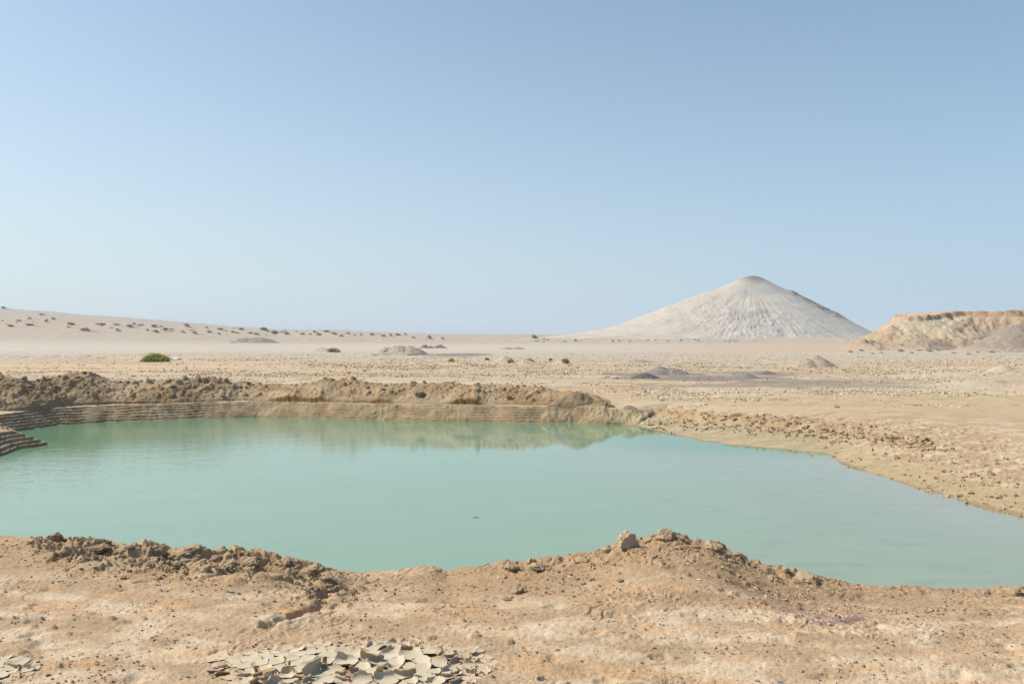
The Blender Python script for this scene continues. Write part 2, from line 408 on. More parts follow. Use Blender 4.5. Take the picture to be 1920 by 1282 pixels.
C = lambda *a: np.array(a, f32)
def mixc(a, b, t): return a+(b-a)*t[..., None]
def ground_col(x, y, z):
    x = x.ravel(); y = y.ravel(); z = z.ravel(); u = x/np.maximum(y, 2.2)
    col = np.empty((len(x), 3), f32)
    n = (y < 7.9)
    if n.any():
        xn, yn, un = x[n], y[n], u[n]
        dy = yn-np.interp(un, CYu, CYv)
        c = np.tile(C(.53, .40, .275), (n.sum(), 1))
        wx = xn+.25*P(xn*1.3, yn*2, 203)
        st = fbm(wx*.75, yn*3.0, 4, 200)
        st = .5*st+.7*fbm(xn*2.2, yn*3.2, 5, 204, .6)
        c = mixc(c, C(.66, .555, .43), ss(-.12, .30, st+.05))
        o = .75*fbm(wx*.7+4, yn*3.1+.8*P(xn*.8, yn*.8, 6), 4, 210)+.45*fbm(xn*2.5, yn*4, 4, 213, .6)
        c = mixc(c, C(.61, .40, .235), ss(.02, .34, o)*.6)
        c = mixc(c, C(.44, .335, .225), ss(.05, .35, fbm(xn*1.7+8, yn*2.6, 5, 214, .6))*.8)
        c = c*(1+.14*fbm(xn*12, yn*14, 4, 215, .65))[:, None]
        br = ss(-1.5, -.5, dy+.35*P(xn*1.2, yn*1.2, 220))
        mound = ss(-.2, -.02, un)*(1-ss(.32, .5, un))
        c = mixc(c, C(.43, .305, .19), br*(.55+.45*mound)*(.85+.4*fbm(xn*5, yn*5, 3, 221)))
        lf = (1-ss(-.3, -.12, un))*ss(-1.3, -.4, dy)
        c = mixc(c, C(.43, .33, .215), lf*.75*ss(-.3, .3, fbm(xn*3, yn*4, 3, 225)+.1))
        c = mixc(c, C(.56, .40, .26), ss(-.35, -.02, dy)*(1-ss(-.12, -.05, un))*.45)
        pp = patch(xn, yn)
        c = mixc(c, C(.52, .43, .32), ss(-.5, .0, pp)*.5)
        c = mixc(c, C(.44, .31, .20), ss(0., .15, pp)*.9)
        sp = P(xn*45, yn*50, 230); c = c*(1+.10*sp)[:, None]
        c = c*(1-.35*ss(.52, .75, P(xn*28, yn*34, 232)))[:, None]
        col[n] = c*C(.712, .66, .578)
    f = ~n
    xf, yf, uf, zf = x[f], y[f], u[f], z[f]
    px = uf*FPX+CX
    c = np.tile(C(.545, .43, .30), (f.sum(), 1))
    st = fbm(xf*.06, yf*.16, 4, 240)
    c = mixc(c, C(.585, .485, .37), ss(-.1, .35, st))
    c = mixc(c, C(.52, .39, .25), ss(.0, .4, fbm(xf*.05+9, yf*.2, 4, 250))*.6*(1-ss(60, 90, yf)))
    sp = fbm(xf*2.6, yf*2.0, 3, 260)
    rub = (1-ss(75, 110, yf))*ss(24, 30, yf)
    c = c*(1+.22*sp*rub)[:, None]
    # pale playa
    pl = ss(62, 95, yf+18*P(xf*.03, yf*.02, 270))
    c = mixc(c, C(.53, .46, .375), pl*(1-.25*ss(-.2, .3, fbm(xf*.02, yf*.06, 3, 271))))
    c = mixc(c, C(.575, .53, .475), (ss(88, 135, yf+14*fbm(xf*.03, yf*.05, 3, 272))*(1-ss(180, 250, yf)))*(1-ss(1150, 1500, px))*.8)
    c = c*(1+.10*fbm(xf*.05, yf*.12, 4, 273, .6)*ss(60, 100, yf))[:, None]
    c = mixc(c, C(.40, .33, .255), ss(.12, .5, fbm(xf*.05, yf*.04, 4, 274, .6))*ss(220, 280, yf)*.75)
    c = mixc(c, C(.57, .44, .335), ss(85, 140, yf)*(1-ss(300, 400, yf))*ss(1050, 1400, px)*.65)
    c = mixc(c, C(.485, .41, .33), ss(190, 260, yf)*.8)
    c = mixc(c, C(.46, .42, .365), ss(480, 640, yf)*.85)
    c = mixc(c, C(.62, .455, .295), ss(46, 50, yf+2*P(xf*.2, yf*.2, 276))*(1-ss(62, 70, yf))*(1-ss(600, 1000, px))*.75)
    # dark grey sand patches, plus the gravel heap's painted shadow
    dk = np.zeros(len(xf), f32)
    nz = .8*fbm(xf*.45, yf*.5, 4, 280, .6)
    c = c*(1+.16*fbm(xf*.04, yf*.35, 4, 281, .6)*(1-ss(60, 100, yf))*ss(26, 32, yf))[:, None]
    for (qx, qy, sx, sy, a) in ((1240, 702, 95, 1.5, 1), (1330, 709, 160, 1.7, 1), (1500, 716, 150, 1.3, .85), (1620, 724, 120, 1.1, .65), (1420, 700, 90, 1.4, .8), (1400, 722, 190, 1.1, .65), (1560, 712, 190, .9, .45), (1350, 688, 60, .9, .6), (1215, 678, 25, .6, .6), (1560, 735, 110, .6, .5)):
        gy = 2.25*FPX/(qy-HZ); gx = (qx-CX)/FPX*gy
        dk = np.maximum(dk, a*ss(.1, .5, np.exp(-((xf-gx)/(sx/FPX*gy))**2-((yf-gy)/(sy*gy/22))**2)+nz*.8-.12))
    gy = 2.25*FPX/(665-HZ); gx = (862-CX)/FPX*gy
    dk = np.maximum(dk, .95*np.clip(1.4-1.4*(((xf-gx)/4.9)**2+((yf-gy)/11)**2)+.3*P(xf*.5, yf*.2, 285), 0, 1))  # shadow right of the gravel heap, painted into the ground colour
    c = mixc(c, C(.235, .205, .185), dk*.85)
    # lake banks
    nb = (yf < 34) & (np.abs(xf) < 60)
    if nb.any():
        sd, (w_, zt, ti, ro) = lake(xf[nb], yf[nb])
        s = sd/w_; cb = c[nb]; xb, yb = xf[nb], yf[nb]; pb = px[nb]
        wet = 1-ss(.95, 1.25, s+.08*P(xb*2, yb*2, 290))
        n2 = fbm(xb*1.5, yb*3, 3, 291)
        tier = mixc(np.tile(C(.33, .25, .165), (nb.sum(), 1)), C(.42, .335, .235), ss(-.3, .4, n2))
        rg = mixc(np.tile(C(.43, .36, .24), (nb.sum(), 1)), C(.51, .42, .30), ss(-.3, .4, n2))
        rg = mixc(rg, C(.40, .27, .165), np.exp(-((s-.93)/.14)**2)*ss(-.4, .2, fbm(xb*1.2, yb*1.2, 3, 293)+.1)*(1-ss(1650, 1780, pb))*.85)
        r = ss(1115, 1170, pb)[:, None]
        bank = tier*(1-r)+rg*r
        cb = mixc(cb, bank, np.clip(wet, 0, 1))
        # rusty strip beyond the ledge on the right, crusty right shore
        rr = ss(1180, 1230, pb)*np.exp(-((s-1.15)/.25)**2)*(1-ss(1600, 1750, pb))
        cb = mixc(cb, C(.50, .37, .24), rr*.7)
        cr = ss(1560, 1680, pb)*(1-ss(5, 11, sd))*ss(.15, .4, s)
        k = fbm(xb*1.1, yb*2.4, 4, 295)
        cb = mixc(cb, C(.48, .365, .245), cr*.8)
        cb = mixc(cb, C(.66, .56, .45), cr*ss(-.05, .3, k)*.6)
        low = ss(1560, 1650, pb)*(1-ss(.12, .4, s))
        cb = mixc(cb, C(.46, .37, .235), low*.7)
        cb = mixc(cb, C(.30, .235, .15), (1-ss(.02, .16, sd+.05*P(xb*2, yb*2, 299)))*.8)
        c[nb] = cb*C(1, .97, .9)
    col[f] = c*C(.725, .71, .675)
    return col
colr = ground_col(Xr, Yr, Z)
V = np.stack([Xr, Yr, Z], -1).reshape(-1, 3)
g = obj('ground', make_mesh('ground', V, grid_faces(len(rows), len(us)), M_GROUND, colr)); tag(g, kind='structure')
del V, colr, Xr, Yr, Z

# ------------------------------------------------------------------ water
def water():
    m = bpy.data.materials.new('turbid_water'); m.use_nodes = True; t = m.node_tree; N = t.nodes; L = t.links
    b = N['Principled BSDF']; b.inputs['Roughness'].default_value = .04; b.inputs['IOR'].default_value = 1.36
    at = N.new('ShaderNodeAttribute'); at.attribute_name = 'Col'
    L.new(at.outputs['Color'], b.inputs['Base Color'])
    tc = N.new('ShaderNodeTexCoord'); prev = None
    at2 = N.new('ShaderNodeAttribute'); at2.attribute_name = 'ripple'
    for (sx, sy, sc_, d) in ((.6, 1, 11, .0055), (.6, 1, 2.5, .008)):
        mp = N.new('ShaderNodeMapping'); mp.inputs['Scale'].default_value = (sx, sy, 1); mp.inputs['Rotation'].default_value = (0, 0, .25)
        L.new(tc.outputs['Object'], mp.inputs[0])
        n = N.new('ShaderNodeTexNoise'); n.inputs['Scale'].default_value = sc_; n.inputs['Detail'].default_value = 3
        L.new(mp.outputs[0], n.inputs['Vector'])
        mu = N.new('ShaderNodeMath'); mu.operation = 'MULTIPLY'
        L.new(at2.outputs['Fac'], mu.inputs[0]); L.new(n.outputs['Fac'], mu.inputs[1])
        bp = N.new('ShaderNodeBump'); bp.inputs['Distance'].default_value = d; bp.inputs['Strength'].default_value = 1
        L.new(mu.outputs[0], bp.inputs['Height'])
        if prev: L.new(prev.outputs[0], bp.inputs['Normal'])
        prev = bp
    L.new(prev.outputs[0], b.inputs['Normal'])
    xs = np.linspace(-17, 10, 720); ys = np.linspace(5, 28, 600)
    X, Y = np.meshgrid(xs, ys); X = X.ravel().astype(f32); Y = Y.ravel().astype(f32)
    sd, (w_, zt, ti, ro) = lake(X, Y); d = -sd
    c = np.tile(C(.195, .292, .20), (len(X), 1))
    px = X/Y*FPX+CX
    rs = ss(-1.5, 7.5, X+.8*P(X*.3, Y*.3, 301))
    c = mixc(c, C(.24, .262, .185), rs*.85)
    shal = (1-ss(.0, 2.2, d))*ss(-2, 3, X)
    c = mixc(c, C(.30, .275, .20), shal*.5)
    c = mixc(c, C(.10, .215, .115), (1-ss(.6, 4.2, d))*ss(17, 20, Y)*.85)  # darker green along the far shore: bank reflection painted into the water colour
    c = c*(1+.04*fbm(X*.5, Y*1.2, 3, 310))[:, None]
    c = c*(1-.09*ss(.22, .5, fbm(X*1.3+.2*Y, Y*3.2, 4, 312, .6))*ss(1, 4, X))[:, None]
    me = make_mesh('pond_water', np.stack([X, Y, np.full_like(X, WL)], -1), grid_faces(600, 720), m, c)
    a = me.attributes.new('ripple', 'FLOAT', 'POINT')
    a.data.foreach_set('value', np.clip(.12+.9*(1-ss(-9, 0, X+1.5*P(X*.3, Y*.3, 305))), 0, 1).astype(f32))
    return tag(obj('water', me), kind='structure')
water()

# ------------------------------------------------------------------ spoil bank on the far shore
def blur(a, n):
    k = np.ones(n)/n; return np.convolve(np.pad(a, (n//2, n//2), 'edge'), k, 'valid')[:len(a)]
SPX = [-400, 0, 30, 65, 100, 130, 170, 200, 240, 300, 340, 400, 440, 500, 530, 560, 620, 660, 720, 760, 830, 880, 950, 1020, 1050, 1080, 1120, 1150, 1180]
SPY = [700, 704, 708, 716, 708, 700, 700, 711, 717, 714, 711, 710, 718, 722, 722, 721, 713, 712, 722, 718, 720, 722, 722, 727, 734, 733, 741, 753, 764]
SHX = [-400, 0, 60, 110, 200, 300, 400, 480, 560, 700, 860, 1040, 1130, 1190]; SHY = [818, 809, 805, 797, 791, 788, 784, 782, 784, 787, 791, 793, 796, 797]
def spoil():
    uu = np.arange(U(-420), U(1186), .00105); vv = np.concatenate([[-.12], np.arange(0, .35, .010), np.arange(.35, 1.6, .016), np.arange(1.6, 3.6, .06)])
    ysh = np.interp(uu, U(SHX), 2.76*FPX/(np.array(SHY)-HZ))+.82
    ysh = blur(ysh, 41)
    Uq, Vq = np.meshgrid(uu, vv); Y = (ysh[None]+Vq).astype(f32)
    X = (Uq*Y).astype(f32)
    base = ground(X, Y)
    kk = 2.05-.65*(1-ss(U(120), U(420), uu)); yc = ysh+2.0/kk
    zc = EYE-(np.interp(uu, U(SPX), SPY)-HZ)/FPX*yc
    Hc = np.maximum(zc-PLAIN, .05)*np.clip(1-ss(U(1105), U(1165), uu), 0, 1)
    foot = .06*fbm(X*.9, Y*.4, 3, 400)+.16*P(X*.28, Y*.1, 402)+.05*fbm(X*4, Y*1.5, 3, 404, .6)
    v = np.where(Vq < 2/kk[None], Vq*kk[None], 2.0+(Vq-2/kk[None])*1.15)+foot
    SCX = [0, 40, 120, 200, 350, 500, 515, 535, 552, 566, 580, 600, 612, 625, 690, 712, 728, 742, 825, 862, 895, 912, 1000, 1030, 1060, 1180]
    SCH = [.02, .07, .04, .08, .09, .05, .20, .46, .38, .22, .30, .30, .20, .06, .12, .20, .16, .04, .03, .24, .22, .03, .02, .09, .02, .02]
    sc_h = np.interp(Uq, U(SCX), SCH)*(1+.5*P(X*2.6, Y*.2, 411)+.3*P(X*7, Y*.2, 412))          # height of the undercut scarp
    rise = np.clip((v-.02)/1.95, 0, 1)
    f = sc_h*ss(.0, .05, v)+(1-sc_h)*(rise**.85)
    f = f*(1-ss(2.0, 4.4, v))
    h = Hc[None]*f
    env = ss(.05, .35, v)*(1-ss(3.2, 4.6, v))*np.clip(Hc[None]/.6, .15, 1)
    spur = ridged(X*.62+.5*P(X, Y, 7)-.25*Vq, Vq*.22, 3, 420)
    h = h+env*(.10*(spur-.25)*np.sin(np.clip(v/2.2, 0, 1)*math.pi)+.045*fbm(X*1.5, Y*1.7, 3, 430)+.042*fbm(X*5, Y*6, 5, 435, .68))
    f1, f2, ch = worley(X*2.6+.2*P(X*3, Y*3, 5), Y*3., 21)
    h = h+env*(ch > .62)*(1-ss(.18, .38, f1))*.10*(ch-.4)*2
    f1, f2, ch = worley(X*7+.2*P(X*9, Y*9, 5), Y*8, 22)
    h = h+env*(ch > .55)*(1-ss(.15, .4, f1))*.085*(ch-.3)
    Zs = base+h
    Zs = Zs-.12*ss(U(1135), U(1180), Uq);
    Zs[0] -= .12; Zs[-1] -= .1; Zs[:, 0] -= .1; Zs[:, -1] -= .1
    n = fbm(X*.9, Vq*1.6, 4, 440)
    c = mixc(np.tile(C(.335, .25, .16), (X.size, 1)).reshape(X.shape+(3,)), C(.43, .345, .245), ss(-.3, .35, n))
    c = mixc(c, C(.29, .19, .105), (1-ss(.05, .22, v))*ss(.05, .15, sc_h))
    c = mixc(c, C(.40, .28, .175), ss(U(1010), U(1060), Uq)*.7)
    c = c*C(.85, .775, .665)
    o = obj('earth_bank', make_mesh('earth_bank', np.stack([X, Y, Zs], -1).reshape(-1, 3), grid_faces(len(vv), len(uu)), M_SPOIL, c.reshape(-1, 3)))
    tag(o, 'long lumpy ridge of brown excavated earth along the far shore', 'earth bank')
spoil()

# ------------------------------------------------------------------ mud volcano
def volcano():
    D = 430.; cx = U(1408)*D; k = D/FPX
    prof = lambda pts: (np.array([p[0] for p in pts])*k, np.array([(HZ-p[1]) for p in pts])*k+EYE)
    L = prof([(0, 517), (8, 518), (14, 521), (28, 526), (68, 544), (108, 557), (168, 579), (205, 593), (240, 607), (280, 617), (330, 625), (390, 632), (470, 639)])
    R = prof([(0, 517), (10, 518), (18, 520), (34, 528), (56, 540), (88, 557), (124, 577), (151, 591), (187, 611), (213, 625), (240, 636), (275, 643)])
    Fp = prof([(0, 517), (8, 518), (15, 522), (30, 535), (60, 556), (100, 578), (150, 603), (200, 626), (230, 636), (270, 644)])
    na, nr = 1500, 330
    a = np.linspace(0, 2*math.pi, na, endpoint=False); r = np.concatenate([np.linspace(0, 150, nr)])
    A, R_ = np.meshgrid(a, r)
    wl = np.clip(-np.cos(A), 0, 1)**2; wr = np.clip(np.cos(A), 0, 1)**2; wf = np.sin(A)**2
    h = wl*np.interp(R_, *L)+wr*np.interp(R_, *R)+wf*np.interp(R_, *Fp)
    x = np.cos(A)*R_; y = np.sin(A)*R_
    env = ss(3, 30, R_)*(1-ss(60, 110, R_))
    ca, sa = np.cos(A), np.sin(A)
    # rills run downhill: noise on direction, varied slowly along radius
    tw = .025*fbm(x*.05, y*.05, 3, 500)+.0006*R_
    Aw = A+tw
    ril = ridged(Aw*9, R_*.012, 3, 501, .6); ril2 = ridged(Aw*26, R_*.02, 2, 505)
    ril3 = ridged(Aw*60, R_*.03, 2, 508)
    h = h+env*((ril-.3)*.30*(.6+.8*fbm(x*.05, y*.05, 2, 560))+(ril2-.3)*.12+(ril3-.3)*.06+.07*fbm(x*.3, y*.3, 4, 561))
    # lobes and rubbly flows near the foot facing front
    front = np.clip(-np.sin(A+.25), 0, 1)
    fl = ss(28, 42, R_)*(1-ss(60, 72, R_))*front
    lob = np.exp(-((A-4.45)/.5)**2)
    h = h+fl*(.25+.9*lob)*(.55*fbm(x*.16, y*.16, 4, 510)+.35*ridged(x*.4, y*.25, 3, 515))
    h = h+env*.30*fbm(x*.10, y*.10, 3, 520)
    gul = np.exp(-((Aw-(2*math.pi-math.pi/2-.42)-.0015*R_)/.05)**2)*ss(8, 18, R_)*(1-ss(56, 66, R_))
    h = h-gul*.22
    rdg = np.exp(-((A-6.08)/.2)**2)*ss(16, 22, R_)*(1-ss(44, 52, R_))
    h = h+rdg*(.5+1.0*ridged(x*.22, y*.22, 3, 570))+.5*np.exp(-((A-3.9)/.5)**2)*ss(22, 30, R_)*(1-ss(44, 56, R_))*fbm(x*.2, y*.2, 4, 571)
    base = -2.0
    h = np.where(R_ > 120, lerp(h, base, ss(120, 150, R_)), h)
    # colour: pale grey clay with beige tone to the left, dark wet mud at the vent and along the right ridge
    n = fbm(Aw*7, R_*.02, 4, 530); n2 = fbm(x*.08, y*.08, 3, 535)
    c = np.tile(C(.485, .46, .415), (A.size, 1)).reshape(A.shape+(3,))
    c = mixc(c, C(.51, .475, .425), ss(-.2, .4, n))
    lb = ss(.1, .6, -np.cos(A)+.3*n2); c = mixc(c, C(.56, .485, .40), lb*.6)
    c = mixc(c, C(.58, .49, .40), ss(.0, .4, fbm(x*.03+3, y*.03, 3, 540))*.5)
    c = mixc(c, C(.17, .15, .13), np.exp(-(R_/7.0)**4)*.85)
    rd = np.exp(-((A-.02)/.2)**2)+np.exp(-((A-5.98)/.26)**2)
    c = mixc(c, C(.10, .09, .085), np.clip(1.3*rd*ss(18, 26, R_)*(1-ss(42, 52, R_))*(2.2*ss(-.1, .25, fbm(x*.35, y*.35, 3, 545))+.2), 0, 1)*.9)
    c = mixc(c, C(.34, .32, .29), ss(.05, .5, ridged(Aw*17+.3*n2, R_*.03, 3, 548, .65))*ss(.0, .3, fbm(x*.06+7, y*.06, 3, 549))*front*ss(5, 10, R_)*.5)
    c = mixc(c, C(.60, .50, .41), ss(.05, .35, fbm(x*.07, y*.07, 3, 552))*np.exp(-((A-4.0)/.6)**2)*ss(20, 30, R_)*.6)
    c = mixc(c, C(.45, .41, .36), fl*ss(-.1, .3, fbm(x*.3, y*.3, 3, 550))*.6)
    c = c*C(.76, .77, .76)
    V = np.stack([x, y, h], -1).reshape(-1, 3)
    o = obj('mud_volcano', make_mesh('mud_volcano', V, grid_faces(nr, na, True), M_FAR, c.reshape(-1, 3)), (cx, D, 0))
    tag(o, 'pale grey rilled mud volcano cone rising from the plain', 'hill', kind='structure')
volcano()

# ------------------------------------------------------------------ mesa at the right
def mesa():
    xs = np.arange(52, 150, .15); ys = np.concatenate([np.arange(108, 162, .17), np.arange(162, 240, 1.5)])
    X, Y = np.meshgrid(xs.astype(f32), ys.astype(f32))
    butt = ridged(X*.062+.012*Y, Y*.018, 2, 601)                     # buttresses and alcoves of the rim
    wob = 2.6*fbm(X*.09, Y*.09, 3, 600)+.9*fbm(X*.3, Y*.3, 3, 605)
    d1 = Y-(143-.12*(X-70))+wob
    d2 = (X-.482*Y)*1.35+.7*wob+.8
    k = 2.5; d = -k*np.log(np.exp(-d1/k)+np.exp(-d2/k)+1e-9)           # smooth minimum
    d = d-2.5+3.2*butt
    f1, f2, tb = worley(X*.45, Y*.2, 33); top = 5.95+.75*ss(74, 81, X+.1*(Y-143))+.34*(tb-.4)*ss(0, .2, f2-f1)+.18*P(X*.9, Y*.3, 614)+.12*fbm(X*.12, Y*.12, 3, 610)
    dn = -d
    cap = .7+.45*P(X*.16, Y*.16, 611)
    foot = 14+2*P(X*.1, Y*.1, 612)
    slope = np.clip(1-(dn-.3)/foot, 0, 1)**(1.15+.5*ss(-.2, .3, P(X*.09, Y*.05, 613)))
    h = np.where(dn <= 0, top, (top-cap)*slope+cap*(1-ss(0, .55, dn)))
    env = ss(.2, 2.5, dn)*(1-ss(.75, 1.0, dn/foot))
    wx = X+.8*P(X*.3, Y*.3, 615)
    gl = ridged(wx*.17+.06*Y, Y*.05, 3, 620, .55); gl2 = ridged(wx*.52+.10*Y, Y*.12, 3, 625)
    sm = 1-.75*np.exp(-((X-.50*Y-2.5)/4.5)**2)                        # the smoother yellow scoop at the left
    crag = ss(.0, .3, fbm(X*.12+5, Y*.1, 3, 660)+.15*ss(88, 100, X))*(1-sm*0)
    f1, f2, wc = worley(X*.8+.3*P(X, Y, 3), Y*.55, 31)
    h = h+env*((gl-.35)*1.25*sm+(gl2-.3)*.22*sm+.30*fbm(X*.5, Y*.5, 5, 630, .62)*sm+crag*sm*(wc-.5)*.75*ss(0, .25, f2-f1))
    tal = 4.2*np.exp(-((X-.62*Y-2)/7)**2)*ss(110, 124, Y)*(1-ss(124, 132, Y)); h = np.maximum(h, tal+.1*fbm(X, Y, 3, 9)-.3)
    h = h+.14*fbm(X*1.1, Y*1.1, 4, 648, .6)*ss(.3, 1.2, h)
    h = h+.18*np.abs(P(X*.9, Y*.9, 649))*(dn <= .3)
    h = h+PLAIN-.15
    h = np.where((h < PLAIN+.02), PLAIN-.6, h)
    n = fbm(X*.2, Y*.2, 4, 650); n3 = fbm(wx*.35, Y*.25, 4, 652, .6)
    c = np.tile(C(.47, .335, .21), (X.size, 1)).reshape(X.shape+(3,))
    c = mixc(c, C(.55, .41, .265), ss(-.2, .35, n3))
    c = mixc(c, C(.60, .50, .345), np.exp(-((X-.50*Y-3)/6.5)**4)*ss(1.2, 2.8, h)*ss(.6, 1.6, dn)*.85)
    hh = h+.22*n
    c = mixc(c, C(.37, .225, .125), ss(5.15, 5.35, hh)*(dn > -.8)*.7*ss(-.4, .2, n3))
    c = mixc(c, C(.56, .45, .31), np.exp(-((hh-4.95)/.13)**2)*.55)
    c = mixc(c, C(.56, .44, .30), (dn < -.8)*.5)
    dk = ss(.0, .35, fbm((X+.55*Y)*.09, Y*.05, 3, 655)+.42*ss(73, 84, X-.2*(Y-130))-.25*ss(3.5, 5, h))*ss(.8, 2, dn)
    c = mixc(c, C(.36, .285, .225), dk*.9)
    c = mixc(c, C(.345, .275, .215), ss(.3, 1, tal)*(h < tal+.2)*.9)
    c = mixc(c, C(.33, .225, .135), ss(.35, .65, gl2)*env*.35)
    c = mixc(c, C(.50, .375, .27), (1-ss(-.4, .3, h))*.7)
    c = c*C(.70, .715, .74)
    V = np.stack([X, Y, h], -1).reshape(-1, 3)
    o = obj('mesa', make_mesh('mesa', V, grid_faces(len(ys), len(xs)), M_FAR, c.reshape(-1, 3)))
    tag(o, 'flat topped eroded yellow and brown badland hill at the right edge', 'hill', kind='structure')
mesa()

# ------------------------------------------------------------------ heaps
def heap(name, px, py, wp, hp, c1, c2, label, seed, peaks=((0, 1),), lump=.1, cat='mound', steep=1.0, deep=.75):
    (x, y), = hits([(px, py)]); s = y/FPX; W = wp*s/2*1.12; Hh = hp*s*1.08; y += W*deep
    r = np.linspace(0, 1.08, 60)[:, None]; a = np.linspace(0, 2*math.pi, 150, endpoint=False)[None]
    X = W*r*np.cos(a); Y = W*deep*r*np.sin(a)
    e = r*(1+.16*P(np.cos(a)*1.3+seed, np.sin(a)*1.3, seed))
    h = 0
    for (ox, hh) in peaks:
        q = np.hypot((X/W-ox)/(1-abs(ox)*.75), Y/(W*deep))*(1+.16*P(np.cos(a)*1.3+seed, np.sin(a)*1.3, seed))
        h = np.maximum(h, hh*1.08*np.clip(1.17-np.sqrt((q*1.12)**2+.06), 0, 1))
    n = fbm(X/W*3+seed, Y/W*3, 4, seed, .6)
    h = h*Hh*(1+.05*n)+lump*.5*Hh*n*(1-ss(.6, 1, e))
    f1, f2, ch = worley(X/W*9+seed, Y/W*9, seed)
    h = h+lump*Hh*.6*ss(0, .3, f2-f1)*(ch-.4)*(1-ss(.7, 1, e))
    h = h-.06*ss(.93, 1.08, e+0*h)-.02
    zb = ground(X+x, Y+y)
    Zh = h+zb-float(zb.mean())
    c = mixc(np.broadcast_to(np.array(c1, f32), X.shape+(3,)).copy(), np.array(c2, f32), ss(-.3, .4, n))
    o = obj(name, make_mesh(name, np.stack([X, Y, Zh], -1).reshape(-1, 3), grid_faces(60, 150, True), M_SPOIL, c.reshape(-1, 3)), (x, y, float(zb.mean())))
    tag(o, label, cat); return o
GREY = ((.32, .275, .22), (.37, .31, .245)); DARK = ((.10, .088, .082), (.14, .125, .115)); BR = ((.32, .225, .14), (.26, .18, .11))
heap('gravel_heap', 745, 666, 92, 16, *GREY, 'long grey brown gravel heap left of the dark flat patch on the plain', 41, ((-.45, .8), (0, 1), (.4, .95)), .25, 'heap')
heap('sand_heap', 778, 664, 60, 13, (.33, .29, .24), (.29, .255, .215), 'smooth grey sand heap joined to the right end of the gravel heap', 42, ((-.3, 1),), .04, 'heap')
heap('gravel_heap', 467, 643, 80, 9, (.28, .24, .20), (.23, .20, .17), 'far dark gravel heap on the white salt flat at left', 43, ((-.4, .9), (.2, 1)), .3, 'heap')
heap('clod_heap', 800, 653, 28, 6, (.24, .19, .15), (.19, .15, .12), 'left one of two low dark clod heaps behind the gravel heap', 44, ((-.3, 1), (.4, .6)), .4, 'heap')
heap('clod_heap', 823, 653, 27, 6, (.27, .22, .175), (.2, .165, .135), 'right one of two low dark clod heaps behind the gravel heap', 45, ((0, 1),), .4, 'heap')
heap('clod_heap', 961, 655, 42, 4, (.34, .28, .22), (.27, .22, .17), 'very low dark strip of clods alone on the pale flat near the centre', 46, ((-.4, .9), (.4, 1)), .4, 'heap')
heap('sand_heap', 1512, 689, 70, 16, (.33, .25, .185), (.38, .295, .22), 'smaller brown heap of the two heaps below the mud volcano', 47, ((.25, 1),), .05, 'heap', .9)
heap('gravel_heap', 1553, 689, 86, 21, (.36, .295, .225), (.32, .26, .20), 'taller grey gravel heap of the two heaps below the mud volcano', 48, ((-.22, 1),), .04, 'heap', .85)
heap('black_gravel_heap', 1212, 710, 52, 10, *DARK, 'small black gravel heap at the left of the dark sand patches', 49, ((0, 1),), .15, 'heap')
heap('black_gravel_heap', 1255, 702, 84, 12, (.20, .165, .15), (.25, .21, .185), 'widest dark brown gravel heap on the dark sand patches', 50, ((-.25, 1), (.3, .8)), .15, 'heap')
heap('black_gravel_heap', 1400, 709, 60, 9, (.20, .18, .17), (.25, .22, .205), 'low grey gravel heap in the middle of the dark sand patches', 51, ((.1, 1), (-.4, .6)), .15, 'heap')
heap('black_gravel_heap', 1442, 702, 38, 7, (.14, .12, .115), (.19, .165, .155), 'rightmost black gravel heap on the dark sand patches', 52, ((0, 1),), .15, 'heap')
heap('black_gravel_heap', 1205, 679, 34, 4, (.22, .19, .18), (.26, .23, .21), 'thin far dark gravel heap above the dark sand patches', 53, ((0, 1),), .15, 'heap')
heap('sand_heap', 1897, 698, 60, 12, (.44, .36, .28), (.41, .33, .25), 'pale low sand heap at the right edge of the plain', 54, ((0, 1),), .06, 'heap')
heap('earth_heap', 1092, 762, 112, 25, *BR, 'dark crumbly earth heap at the right end of the far bank', 55, ((-.15, 1), (.35, .55), (-.5, .4)), .16, 'heap', .8, .3)
heap('earth_heap', 1180, 770, 34, 8, (.33, .27, .19), (.28, .22, .155), 'small earth heap in the corner of the pond right of the crumbly heap', 56, ((0, 1),), .12, 'heap', 1, .4)

# ------------------------------------------------------------------ shrubs
def leaf_mat(name, c):
    m = bpy.data.materials.new(name); m.use_nodes = True; t = m.node_tree; b = t.nodes['Principled BSDF']
    n = t.nodes.new('ShaderNodeTexNoise'); n.inputs['Scale'].default_value = 3
    tc = t.nodes.new('ShaderNodeTexCoord'); t.links.new(tc.outputs['Object'], n.inputs['Vector'])
    r = t.nodes.new('ShaderNodeValToRGB'); r.color_ramp.elements[0].position = .35; r.color_ramp.elements[1].position = .65
    r.color_ramp.elements[0].color = (*[v*.7 for v in c], 1); r.color_ramp.elements[1].color = (*[min(v*1.35, 1) for v in c], 1)
    t.links.new(n.outputs['Fac'], r.inputs[0]); t.links.new(r.outputs[0], b.inputs['Base Color'])
    b.inputs['Roughness'].default_value = .8; b.inputs['Specular IOR Level'].default_value = .2
    return m
ML = {'green': leaf_mat('green_leaf', (.46, .45, .12)), 'olive': leaf_mat('olive_leaf', (.37, .33, .19)), 'dry': leaf_mat('dry_twig', (.44, .37, .28)), 'dark': leaf_mat('dark_leaf', (.56, .47, .345))}
